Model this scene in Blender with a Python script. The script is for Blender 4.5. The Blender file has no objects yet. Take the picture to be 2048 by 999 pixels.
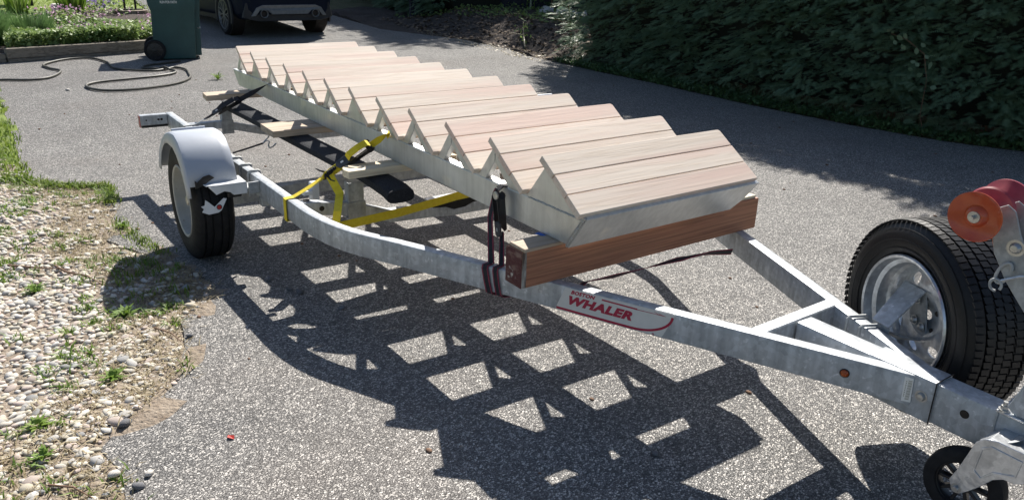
import bpy, bmesh, math, random
import numpy as np
from mathutils import Vector, Matrix, geometry, noise
rnd = random.Random(7)
nr = np.random.RandomState(11)
SC = bpy.context.scene
COL = SC.collection
R = math.radians

# ------------------------------------------------------------------ camera, world, sun, exposure
cam_d = bpy.data.cameras.new("camera"); cam = bpy.data.objects.new("camera", cam_d); COL.objects.link(cam)
SC.camera = cam
cam_d.sensor_width = 36.0; cam_d.lens = 26.5609; cam_d.shift_y = -0.02450
cam_d.clip_start = 0.05; cam_d.clip_end = 600
cam.matrix_world = Matrix([[0.574095, -0.286128, 0.767167, 2.058466], [0.818305, 0.168317, -0.549587, -1.596205], [0.028125, 0.943292, 0.33077, 1.553147], [0.0, 0.0, 0.0, 1.0]])

SUN = Vector((0.744, -0.712, -1.0)).normalized()            # direction the light travels
EL = math.asin(-SUN.z); AZ = math.atan2(-SUN.x, -SUN.y)
W_ = bpy.data.worlds.new("World"); SC.world = W_; W_.use_nodes = True
nt = W_.node_tree; bg = nt.nodes['Background']
sky = nt.nodes.new('ShaderNodeTexSky'); sky.sky_type = 'NISHITA'; sky.sun_disc = False
sky.sun_elevation = EL; sky.sun_rotation = AZ; sky.air_density = 1.0; sky.dust_density = 1.0; sky.ozone_density = 1.5
nt.links.new(sky.outputs[0], bg.inputs[0]); bg.inputs[1].default_value = 0.062
sd = bpy.data.lights.new("sun", 'SUN'); sd.energy = 4.9; sd.angle = R(0.53); sd.color = (1.0, 0.95, 0.87)
so = bpy.data.objects.new("sun", sd); COL.objects.link(so); so.rotation_euler = SUN.to_track_quat('-Z', 'Y').to_euler(); so.location = (-20, 20, 30)
SC.view_settings.view_transform = 'Standard'; SC.view_settings.look = 'None'
SC.view_settings.exposure = 0.76; SC.view_settings.gamma = 1.0

# ------------------------------------------------------------------ material helpers
def _n(t, ty, **kw):
    n = t.nodes.new(ty)
    for k, v in kw.items(): setattr(n, k, v)
    return n
def pmat(name, c1, c2=None, scale=8.0, rough=0.6, metal=0.0, bump=0.0, bscale=None, stretch=(1, 1, 1), detail=5.0,
         vary=0.0, contrast=(0.35, 0.65), spec=0.5, trans=0.0, speck=None, rough2=None, bdist=0.01):
    m = bpy.data.materials.new(name); m.use_nodes = True; t = m.node_tree; b = t.nodes['Principled BSDF']
    tc = _n(t, 'ShaderNodeTexCoord'); mp = _n(t, 'ShaderNodeMapping'); mp.inputs['Scale'].default_value = stretch
    t.links.new(tc.outputs['Object'], mp.inputs[0])
    ns = _n(t, 'ShaderNodeTexNoise'); ns.inputs['Scale'].default_value = scale; ns.inputs['Detail'].default_value = detail
    ns.inputs['Roughness'].default_value = 0.6
    t.links.new(mp.outputs[0], ns.inputs[0])
    rp = _n(t, 'ShaderNodeValToRGB'); rp.color_ramp.elements[0].position = contrast[0]; rp.color_ramp.elements[1].position = contrast[1]
    rp.color_ramp.elements[0].color = (*c1, 1); rp.color_ramp.elements[1].color = (*(c2 or c1), 1)
    t.links.new(ns.outputs[0], rp.inputs[0]); out = rp.outputs[0]
    if speck:
        n2 = _n(t, 'ShaderNodeTexNoise'); n2.inputs['Scale'].default_value = speck[1]; n2.inputs['Detail'].default_value = 4
        t.links.new(tc.outputs['Object'], n2.inputs[0])
        r2 = _n(t, 'ShaderNodeValToRGB'); r2.color_ramp.elements[0].position = speck[2]; r2.color_ramp.elements[1].position = min(1, speck[2] + 0.08)
        t.links.new(n2.outputs[0], r2.inputs[0])
        mx = _n(t, 'ShaderNodeMix', data_type='RGBA'); t.links.new(r2.outputs[0], mx.inputs[0]); t.links.new(out, mx.inputs[6])
        mx.inputs[7].default_value = (*speck[0], 1); out = mx.outputs[2]
    if vary:
        oi = _n(t, 'ShaderNodeObjectInfo'); hs = _n(t, 'ShaderNodeHueSaturation')
        mr = _n(t, 'ShaderNodeMapRange'); mr.inputs[3].default_value = 1 - vary; mr.inputs[4].default_value = 1 + vary
        t.links.new(oi.outputs['Random'], mr.inputs[0]); t.links.new(mr.outputs[0], hs.inputs['Value']); t.links.new(out, hs.inputs['Color']); out = hs.outputs[0]
    t.links.new(out, b.inputs['Base Color'])
    b.inputs['Metallic'].default_value = metal; b.inputs['Roughness'].default_value = rough
    b.inputs['Specular IOR Level'].default_value = spec
    if rough2 is not None:
        mr = _n(t, 'ShaderNodeMapRange'); mr.inputs[3].default_value = rough; mr.inputs[4].default_value = rough2
        t.links.new(ns.outputs[0], mr.inputs[0]); t.links.new(mr.outputs[0], b.inputs['Roughness'])
    if trans: b.inputs['Subsurface Weight'].default_value = 0.0
    if bump:
        nb = _n(t, 'ShaderNodeTexNoise'); nb.inputs['Scale'].default_value = bscale or scale * 3; nb.inputs['Detail'].default_value = 4
        t.links.new(mp.outputs[0], nb.inputs[0])
        bp = _n(t, 'ShaderNodeBump'); bp.inputs['Strength'].default_value = bump; bp.inputs['Distance'].default_value = bdist
        t.links.new(nb.outputs[0], bp.inputs['Height']); t.links.new(bp.outputs[0], b.inputs['Normal'])
    return m
def leafmat(name, c1, c2, scale=3.0, transl=0.35, rough=0.55):
    m = bpy.data.materials.new(name); m.use_nodes = True; t = m.node_tree; b = t.nodes['Principled BSDF']; o = t.nodes['Material Output']
    tc = _n(t, 'ShaderNodeTexCoord'); ns = _n(t, 'ShaderNodeTexNoise'); ns.inputs['Scale'].default_value = scale; ns.inputs['Detail'].default_value = 6
    t.links.new(tc.outputs['Object'], ns.inputs[0])
    rp = _n(t, 'ShaderNodeValToRGB'); rp.color_ramp.elements[0].position = 0.3; rp.color_ramp.elements[1].position = 0.7
    rp.color_ramp.elements[0].color = (*c1, 1); rp.color_ramp.elements[1].color = (*c2, 1)
    t.links.new(ns.outputs[0], rp.inputs[0]); t.links.new(rp.outputs[0], b.inputs['Base Color']); b.inputs['Roughness'].default_value = rough
    tr = _n(t, 'ShaderNodeBsdfTranslucent'); t.links.new(rp.outputs[0], tr.inputs[0])
    ms = _n(t, 'ShaderNodeMixShader'); ms.inputs[0].default_value = transl
    t.links.new(b.outputs[0], ms.inputs[1]); t.links.new(tr.outputs[0], ms.inputs[2]); t.links.new(ms.outputs[0], o.inputs[0])
    return m

def asphalt_mat():
    m = bpy.data.materials.new("chip_asphalt"); m.use_nodes = True; t = m.node_tree; b = t.nodes['Principled BSDF']
    tc = _n(t, 'ShaderNodeTexCoord')
    nz = _n(t, 'ShaderNodeTexNoise'); nz.inputs['Scale'].default_value = 60; nz.inputs['Detail'].default_value = 2
    t.links.new(tc.outputs['Object'], nz.inputs[0])
    av = _n(t, 'ShaderNodeMix', data_type='RGBA', blend_type='LINEAR_LIGHT'); av.inputs[0].default_value = 0.006
    t.links.new(tc.outputs['Object'], av.inputs[6]); t.links.new(nz.outputs['Color'], av.inputs[7])
    mp = _n(t, 'ShaderNodeMapping'); mp.inputs['Rotation'].default_value = (0, 0, 0.5); mp.inputs['Scale'].default_value = (1.25, .8, 1)
    t.links.new(av.outputs[2], mp.inputs[0])
    v1 = _n(t, 'ShaderNodeTexVoronoi'); v1.inputs['Scale'].default_value = 132; v1.inputs['Randomness'].default_value = 1.0
    t.links.new(mp.outputs[0], v1.inputs[0])
    bw = _n(t, 'ShaderNodeSeparateColor'); t.links.new(v1.outputs['Color'], bw.inputs[0])
    r1 = _n(t, 'ShaderNodeValToRGB'); e = r1.color_ramp.elements
    e[0].position = 0.0; e[0].color = (0.14, 0.136, 0.133, 1); e[1].position = 1.0; e[1].color = (0.74, 0.70, 0.65, 1)
    for p, c in ((0.3, (0.25, 0.242, 0.233, 1)), (0.58, (0.33, 0.32, 0.305, 1)), (0.74, (0.52, 0.495, 0.46, 1))):
        x = e.new(p); x.color = c
    t.links.new(bw.outputs[0], r1.inputs[0])
    # dark binder between the chips
    v2 = _n(t, 'ShaderNodeTexVoronoi', feature='DISTANCE_TO_EDGE'); v2.inputs['Scale'].default_value = 132
    t.links.new(mp.outputs[0], v2.inputs[0])
    r2 = _n(t, 'ShaderNodeValToRGB'); r2.color_ramp.elements[0].position = 0.03; r2.color_ramp.elements[1].position = 0.13
    t.links.new(v2.outputs[0], r2.inputs[0])
    mx = _n(t, 'ShaderNodeMix', data_type='RGBA'); t.links.new(r2.outputs[0], mx.inputs[0]); mx.inputs[6].default_value = (0.11, 0.107, 0.106, 1)
    t.links.new(r1.outputs[0], mx.inputs[7])
    # worn / dusty areas
    n3 = _n(t, 'ShaderNodeTexNoise'); n3.inputs['Scale'].default_value = 0.9; n3.inputs['Detail'].default_value = 7; n3.inputs['Roughness'].default_value = 0.65
    t.links.new(tc.outputs['Object'], n3.inputs[0])
    r3 = _n(t, 'ShaderNodeMapRange'); r3.inputs[1].default_value = 0.3; r3.inputs[2].default_value = 0.7; r3.inputs[3].default_value = 0.82; r3.inputs[4].default_value = 1.12
    t.links.new(n3.outputs[0], r3.inputs[0])
    mu = _n(t, 'ShaderNodeMix', data_type='RGBA', blend_type='MULTIPLY'); mu.inputs[0].default_value = 1
    t.links.new(mx.outputs[2], mu.inputs[6]); t.links.new(r3.outputs[0], mu.inputs[7])
    n4 = _n(t, 'ShaderNodeTexNoise'); n4.inputs['Scale'].default_value = 0.5; n4.inputs['Detail'].default_value = 5
    t.links.new(tc.outputs['Object'], n4.inputs[0])
    r4 = _n(t, 'ShaderNodeValToRGB'); r4.color_ramp.elements[0].position = 0.52; r4.color_ramp.elements[1].position = 0.75
    t.links.new(n4.outputs[0], r4.inputs[0])
    m4 = _n(t, 'ShaderNodeMix', data_type='RGBA'); ml = _n(t, 'ShaderNodeMath', operation='MULTIPLY'); ml.inputs[1].default_value = 0.35
    t.links.new(r4.outputs[0], ml.inputs[0]); t.links.new(ml.outputs[0], m4.inputs[0]); t.links.new(mu.outputs[2], m4.inputs[6]); m4.inputs[7].default_value = (0.30, 0.25, 0.21, 1)
    t.links.new(m4.outputs[2], b.inputs['Base Color'])
    b.inputs['Roughness'].default_value = 0.75; b.inputs['Specular IOR Level'].default_value = 0.35
    bp = _n(t, 'ShaderNodeBump'); bp.inputs['Strength'].default_value = 0.9; bp.inputs['Distance'].default_value = 0.006
    ad = _n(t, 'ShaderNodeMath', operation='MULTIPLY_ADD'); t.links.new(bw.outputs[1], ad.inputs[0]); ad.inputs[1].default_value = 0.5
    t.links.new(r2.outputs[0], ad.inputs[2])
    t.links.new(ad.outputs[0], bp.inputs['Height']); t.links.new(bp.outputs[0], b.inputs['Normal'])
    return m

def wood_mat(name, pale, dark, pink=None, ring=38, rough=0.55, axis='Y', vary=0.06, crack=0.0, gbump=.25, lines=.12):
    m = bpy.data.materials.new(name); m.use_nodes = True; t = m.node_tree; b = t.nodes['Principled BSDF']
    tc = _n(t, 'ShaderNodeTexCoord'); oi = _n(t, 'ShaderNodeObjectInfo')
    of = _n(t, 'ShaderNodeVectorMath', operation='MULTIPLY_ADD'); cx = _n(t, 'ShaderNodeCombineXYZ')
    t.links.new(oi.outputs['Random'], cx.inputs[0]); t.links.new(oi.outputs['Random'], cx.inputs[1]); t.links.new(oi.outputs['Random'], cx.inputs[2])
    t.links.new(cx.outputs[0], of.inputs[0]); of.inputs[1].default_value = (7.3, 11.1, 5.7); t.links.new(tc.outputs['Object'], of.inputs[2])
    mp = _n(t, 'ShaderNodeMapping'); mp.inputs['Scale'].default_value = {'X': (.045, 1, 1), 'Y': (1, .045, 1)}[axis]
    t.links.new(of.outputs[0], mp.inputs[0])
    n1 = _n(t, 'ShaderNodeTexNoise'); n1.inputs['Scale'].default_value = ring; n1.inputs['Detail'].default_value = 3; n1.inputs['Distortion'].default_value = 0.4
    t.links.new(mp.outputs[0], n1.inputs[0])
    wv = _n(t, 'ShaderNodeMath', operation='MULTIPLY'); wv.inputs[1].default_value = 9.0; t.links.new(n1.outputs[0], wv.inputs[0])
    fr = _n(t, 'ShaderNodeMath', operation='PINGPONG'); fr.inputs[1].default_value = 1.0; t.links.new(wv.outputs[0], fr.inputs[0])
    pw = _n(t, 'ShaderNodeMath', operation='POWER'); pw.inputs[1].default_value = 2.2; t.links.new(fr.outputs[0], pw.inputs[0])
    mx = _n(t, 'ShaderNodeMix', data_type='RGBA'); t.links.new(pw.outputs[0], mx.inputs[0]); mx.inputs[6].default_value = (*pale, 1); mx.inputs[7].default_value = (*dark, 1)
    out = mx.outputs[2]
    if pink:
        mp2 = _n(t, 'ShaderNodeMapping'); mp2.inputs['Scale'].default_value = {'X': (.06, 1, 1), 'Y': (1, .06, 1)}[axis]; t.links.new(of.outputs[0], mp2.inputs[0])
        n2 = _n(t, 'ShaderNodeTexNoise'); n2.inputs['Scale'].default_value = 9; n2.inputs['Detail'].default_value = 2; t.links.new(mp2.outputs[0], n2.inputs[0])
        r2 = _n(t, 'ShaderNodeValToRGB'); r2.color_ramp.elements[0].position = 0.44; r2.color_ramp.elements[1].position = 0.62; t.links.new(n2.outputs[0], r2.inputs[0])
        ml = _n(t, 'ShaderNodeMath', operation='MULTIPLY'); ml.inputs[1].default_value = 0.75; t.links.new(r2.outputs[0], ml.inputs[0])
        m2 = _n(t, 'ShaderNodeMix', data_type='RGBA'); t.links.new(ml.outputs[0], m2.inputs[0]); t.links.new(out, m2.inputs[6]); m2.inputs[7].default_value = (*pink, 1)
        out = m2.outputs[2]
    mp7 = _n(t, 'ShaderNodeMapping'); mp7.inputs['Scale'].default_value = {'X': (.010, 1, 1), 'Y': (1, .010, 1)}[axis]; t.links.new(of.outputs[0], mp7.inputs[0])
    n7 = _n(t, 'ShaderNodeTexNoise'); n7.inputs['Scale'].default_value = 150; n7.inputs['Detail'].default_value = 3; n7.inputs['Distortion'].default_value = .2; t.links.new(mp7.outputs[0], n7.inputs[0])
    r7 = _n(t, 'ShaderNodeMapRange'); r7.inputs[1].default_value = .48; r7.inputs[2].default_value = .62; r7.inputs[3].default_value = 1.03; r7.inputs[4].default_value = 1 - lines; t.links.new(n7.outputs[0], r7.inputs[0])
    m7 = _n(t, 'ShaderNodeMix', data_type='RGBA', blend_type='MULTIPLY'); m7.inputs[0].default_value = 1; t.links.new(out, m7.inputs[6]); t.links.new(r7.outputs[0], m7.inputs[7]); out = m7.outputs[2]
    if crack:
        n5 = _n(t, 'ShaderNodeTexNoise'); n5.inputs['Scale'].default_value = 70; n5.inputs['Detail'].default_value = 5; t.links.new(mp.outputs[0], n5.inputs[0])
        r5 = _n(t, 'ShaderNodeValToRGB'); r5.color_ramp.elements[0].position = 0.60; r5.color_ramp.elements[1].position = 0.72; t.links.new(n5.outputs[0], r5.inputs[0])
        ml = _n(t, 'ShaderNodeMath', operation='MULTIPLY'); ml.inputs[1].default_value = crack; t.links.new(r5.outputs[0], ml.inputs[0])
        m5 = _n(t, 'ShaderNodeMix', data_type='RGBA'); t.links.new(ml.outputs[0], m5.inputs[0]); t.links.new(out, m5.inputs[6]); m5.inputs[7].default_value = (dark[0] * .3, dark[1] * .3, dark[2] * .3, 1); out = m5.outputs[2]
    hs = _n(t, 'ShaderNodeHueSaturation'); mr = _n(t, 'ShaderNodeMapRange'); mr.inputs[3].default_value = 1 - vary; mr.inputs[4].default_value = 1 + vary
    t.links.new(oi.outputs['Random'], mr.inputs[0]); t.links.new(mr.outputs[0], hs.inputs['Value']); t.links.new(out, hs.inputs['Color'])
    t.links.new(hs.outputs[0], b.inputs['Base Color']); b.inputs['Roughness'].default_value = rough
    bp = _n(t, 'ShaderNodeBump'); bp.inputs['Strength'].default_value = gbump; bp.inputs['Distance'].default_value = 0.002
    t.links.new(pw.outputs[0], bp.inputs['Height']); t.links.new(bp.outputs[0], b.inputs['Normal'])
    return m

MT = {}
MT['asphalt'] = asphalt_mat()
MT['galv'] = pmat('galvanised_steel', (.36, .385, .41), (.52, .55, .58), 16, .55, .22, .12, 90, vary=.03, speck=((.64, .66, .69), 46, .63), rough2=.38, contrast=(.3, .7), stretch=(1, 1, .35))
MT['galv_dull'] = pmat('dull_galvanised_steel', (.32, .335, .34), (.46, .475, .48), 20, .6, .3, .1, 80, speck=((.5, .51, .52), 50, .66))
MT['galv_shiny'] = pmat('bright_galvanised_steel', (.52, .54, .56), (.70, .72, .74), 30, .30, .75, .15, 60)
MT['alu'] = pmat('mill_aluminium', (.60, .605, .59), (.72, .725, .71), 7, .36, .6, .04, 160, stretch=(1, 1, 1), speck=((.78, .76, .70), 5, .64), rough2=.46)
MT['weld'] = pmat('weld_bead', (.45, .45, .44), (.62, .62, .6), 200, .45, .7, .5, 300)
MT['fender'] = pmat('grey_fender_paint', (.41, .44, .495), (.48, .51, .565), 3, .42, 0, .03, 30)
MT['white_paint'] = pmat('chipped_white_paint', (.62, .64, .65), (.74, .75, .76), 12, .45, 0, .05, 60, speck=((.30, .28, .26), 35, .70))
MT['rimpaint'] = pmat('shaded_rim_paint', (.36, .355, .33), (.44, .435, .41), 14, .5, 0, .1, 60, speck=((.20, .15, .11), 30, .68))  # white rim paint with its colour darkened to stand for shade, plus dark specks
MT['rubber'] = pmat('tyre_rubber', (.010, .010, .011), (.018, .018, .020), 30, .72, 0, .12, 120, spec=.28)
MT['rubber_new'] = pmat('new_tyre_rubber', (.007, .007, .008), (.012, .012, .013), 30, .46, 0, .08, 120, spec=.34)
MT['carpet'] = pmat('black_bunk_carpet', (.010, .012, .017), (.026, .029, .037), 120, .8, 0, .6, 400, spec=.35)
MT['fir'] = wood_mat('sanded_fir', (.82, .705, .59), (.75, .625, .505), (.75, .54, .45), ring=34, rough=.7, vary=.08, gbump=.12, lines=.05)
MT['fir'].node_tree.nodes['Principled BSDF'].inputs['Specular IOR Level'].default_value = .25
MT['beam'] = wood_mat('stained_timber', (.44, .195, .105), (.34, .140, .078), None, ring=30, rough=.6, vary=.0, crack=.12, gbump=.3, lines=.28)
MT['beam_end'] = pmat('old_red_paint', (.10, .028, .028), (.24, .15, .12), 16, .75, 0, .6, 60, stretch=(1, 1, 1.6), contrast=(.52, .66), speck=((.5, .47, .42), 28, .66))
MT['beam_chip'] = pmat('flaked_corner_paint', (.12, .08, .06), (.45, .43, .38), 30, .8, 0, .6, 60, stretch=(1, 1, .25), contrast=(.4, .6))
MT['plank'] = wood_mat('weathered_pine', (.50, .40, .30), (.36, .27, .19), None, ring=22, rough=.75, vary=.06, crack=.35)
MT['plank_pale'] = wood_mat('pale_new_pine', (.70, .62, .46), (.62, .50, .34), None, ring=14, rough=.65, vary=.02, crack=.1)
MT['yellow'] = pmat('yellow_webbing', (.78, .58, .015), (.86, .68, .03), 60, .65, 0, .4, 500)
MT['blackweb'] = pmat('black_webbing', (.012, .013, .02), (.022, .022, .03), 80, .75, 0, .4, 500)
MT['redweb'] = pmat('dark_red_edge_webbing', (.20, .02, .05), (.30, .04, .07), 80, .7, 0, .4, 500)
MT['blackplastic'] = pmat('black_plastic', (.012, .012, .014), (.02, .02, .022), 20, .35)
MT['zinc'] = pmat('zinc_hardware', (.42, .42, .41), (.55, .55, .53), 60, .35, .8, .1, 100)
MT['decal'] = pmat('grey_decal_film', (.62, .62, .60), (.66, .66, .64), 30, .4)
MT['crimson'] = pmat('crimson_print', (.36, .008, .045), (.40, .012, .055), 50, .4)
MT['labelpaper'] = pmat('white_label', (.80, .79, .75), (.86, .85, .81), 60, .6)
MT['ink'] = pmat('grey_print', (.28, .25, .18), (.34, .31, .24), 60, .6)
MT['amber'] = pmat('amber_lens', (.30, .045, .008), (.42, .09, .015), 120, .2)
MT['redlens'] = pmat('red_lens', (.35, .01, .01), (.45, .02, .02), 90, .25)
MT['redlabel'] = pmat('red_warning_label', (.45, .03, .02), (.5, .05, .03), 20, .5)
MT['bluetape'] = pmat('blue_tape', (.03, .13, .50), (.05, .17, .58), 60, .6)
MT['binplastic'] = pmat('dark_green_bin_plastic', (.014, .060, .062), (.022, .080, .080), 4, .48, 0, .05, 200)
MT['carpaint'] = pmat('dark_blue_car_paint', (.006, .010, .022), (.008, .012, .026), 4, .55, 0, spec=.15)
MT['carglass'] = pmat('tinted_glass', (.01, .011, .012), None, 4, .05)
MT['satin'] = pmat('satin_silver_trim', (.17, .18, .19), (.21, .22, .23), 20, .4, .5)
MT['hose'] = pmat('olive_garden_hose', (.035, .034, .027), (.07, .066, .052), 14, .55, 0, .1, 90)
MT['timber_edge'] = wood_mat('old_garden_timber', (.26, .225, .18), (.15, .125, .095), None, ring=16, rough=.85, vary=.1, crack=.6, gbump=.6)
MT['soil'] = pmat('dry_soil', (.19, .145, .105), (.34, .285, .225), 22, .95, 0, .9, 60, contrast=(.3, .7), speck=((.38, .32, .26), 90, .60), bdist=.02)
MT['ground'] = pmat('earth_and_turf', (.055, .075, .025), (.13, .115, .06), 3, .95, 0, .7, 40, contrast=(.35, .65), bdist=.02)
MT['bank'] = pmat('dark_mulch', (.045, .035, .030), (.11, .085, .07), 30, .95, 0, 1.0, 60, speck=((.22, .18, .15), 70, .64), bdist=.03)
MT['lawn'] = pmat('mown_lawn', (.15, .22, .035), (.24, .30, .06), 14, .9, 0, .8, 120, bdist=.02)
MT['grass'] = leafmat('grass_blades', (.13, .22, .025), (.26, .33, .06), 9, .4)
MT['weed'] = leafmat('weed_leaves', (.12, .22, .03), (.22, .32, .05), 9, .35)
MT['drygrass'] = leafmat('dry_grass_blades', (.34, .27, .15), (.45, .38, .24), 9, .25)
MT['hedge'] = leafmat('yew_fronds', (.13, .225, .14), (.28, .39, .23), 5.0, .4, .42)
MT['hedgecore'] = pmat('dark_blocking_core', (.006, .010, .006), (.014, .018, .010), 3, .95)  # near-black colour for the added light-blocking core of the hedges
MT['brightfrond'] = leafmat('pale_sprig_leaves', (.20, .30, .20), (.34, .42, .30), 5, .4)
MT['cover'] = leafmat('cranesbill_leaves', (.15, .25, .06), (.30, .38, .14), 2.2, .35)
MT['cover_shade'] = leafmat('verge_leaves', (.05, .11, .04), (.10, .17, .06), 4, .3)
MT['feather'] = leafmat('feathery_stems', (.10, .19, .06), (.19, .30, .11), 2, .35)
MT['flower'] = leafmat('pink_petals', (.50, .25, .45), (.70, .45, .62), 5, .3)
MT['flowerviolet'] = leafmat('violet_petals', (.22, .14, .45), (.36, .24, .60), 5, .3)
MT['stonewhite'] = pmat('pale_stone', (.50, .47, .43), (.66, .62, .57), 9, .85, 0, .3, 40, vary=.12)
MT['fence'] = pmat('dark_stained_fence', (.016, .018, .028), (.026, .028, .04), 6, .8, 0, .2, 40, stretch=(1, 1, .1))
MT['well'] = pmat('weathered_stump', (.16, .13, .10), (.30, .25, .20), 14, .9, 0, .7, 40, stretch=(1, 1, .15))
MT['iron'] = pmat('black_iron', (.015, .014, .013), (.04, .03, .025), 40, .6, .3)
MT['twig'] = pmat('dry_twig', (.14, .075, .045), (.24, .15, .10), 40, .9)
MT['darkstone'] = pmat('dark_grey_stone', (.10, .10, .11), (.22, .22, .23), 30, .8, 0, .4, 60, vary=.2)
MT['roller'] = pmat('amber_red_roller', (.42, .045, .014), (.54, .10, .022), 22, .34, 0, .0, contrast=(.3, .7))
MT['roller_red'] = pmat('faded_red_roller', (.26, .022, .035), (.38, .05, .065), 25, .42)
for k in ('roller', 'roller_red'):
    MT[k].node_tree.nodes['Principled BSDF'].inputs['Coat Weight'].default_value = .4
PEB = [pmat('pebble_%s' % n, a, b, 30, .8, 0, .25, 60, vary=.22) for n, a, b in
       (('cream', (.50, .46, .39), (.62, .58, .51)), ('grey', (.38, .365, .34), (.52, .50, .47)), ('pink', (.42, .34, .29), (.54, .46, .41)),
        ('tan', (.42, .37, .28), (.55, .50, .40)), ('slate', (.22, .22, .22), (.34, .34, .33)))]

def spangle(m, sc, amt, streak):
    t = m.node_tree; b = t.nodes['Principled BSDF']; src = b.inputs['Base Color'].links[0].from_socket
    tc = _n(t, 'ShaderNodeTexCoord'); v = _n(t, 'ShaderNodeTexVoronoi'); v.inputs['Scale'].default_value = sc; t.links.new(tc.outputs['Object'], v.inputs[0])
    sp_ = _n(t, 'ShaderNodeSeparateColor'); t.links.new(v.outputs['Color'], sp_.inputs[0])
    mr = _n(t, 'ShaderNodeMapRange'); mr.inputs[3].default_value = 1 - amt; mr.inputs[4].default_value = 1 + amt; t.links.new(sp_.outputs[0], mr.inputs[0])
    mp = _n(t, 'ShaderNodeMapping'); mp.inputs['Scale'].default_value = (1, 1, .07); t.links.new(tc.outputs['Object'], mp.inputs[0])
    n = _n(t, 'ShaderNodeTexNoise'); n.inputs['Scale'].default_value = 45; n.inputs['Detail'].default_value = 5; t.links.new(mp.outputs[0], n.inputs[0])
    m2 = _n(t, 'ShaderNodeMapRange'); m2.inputs[1].default_value = .35; m2.inputs[2].default_value = .7; m2.inputs[3].default_value = 1 + streak * .4; m2.inputs[4].default_value = 1 - streak; t.links.new(n.outputs[0], m2.inputs[0])
    mm = _n(t, 'ShaderNodeMath', operation='MULTIPLY'); t.links.new(mr.outputs[0], mm.inputs[0]); t.links.new(m2.outputs[0], mm.inputs[1])
    mx = _n(t, 'ShaderNodeMix', data_type='RGBA', blend_type='MULTIPLY'); mx.inputs[0].default_value = 1; t.links.new(src, mx.inputs[6]); t.links.new(mm.outputs[0], mx.inputs[7]); t.links.new(mx.outputs[2], b.inputs['Base Color'])
spangle(MT['galv'], 62, .13, .22); spangle(MT['galv_dull'], 70, .10, .15); spangle(MT['galv_shiny'], 55, .12, .12); spangle(MT['alu'], 9, .04, .10)

# ------------------------------------------------------------------ mesh helpers
def sm(a, b, v):
    t = min(1.0, max(0.0, (v - a) / (b - a))); return t * t * (3 - 2 * t)
def gz(x, y):
    dx = max(0, -4.5 - x, x - 3.0); dy = max(0, -2.0 - y, y - 2.2); d = math.hypot(dx, dy)
    w = 1 - sm(0, 3.0, d); r = max(0, -9.5 - x); rise = .045 * r * r / (r + 2.5)
    return (.019 * x - .020 * y) * w + rise

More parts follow.
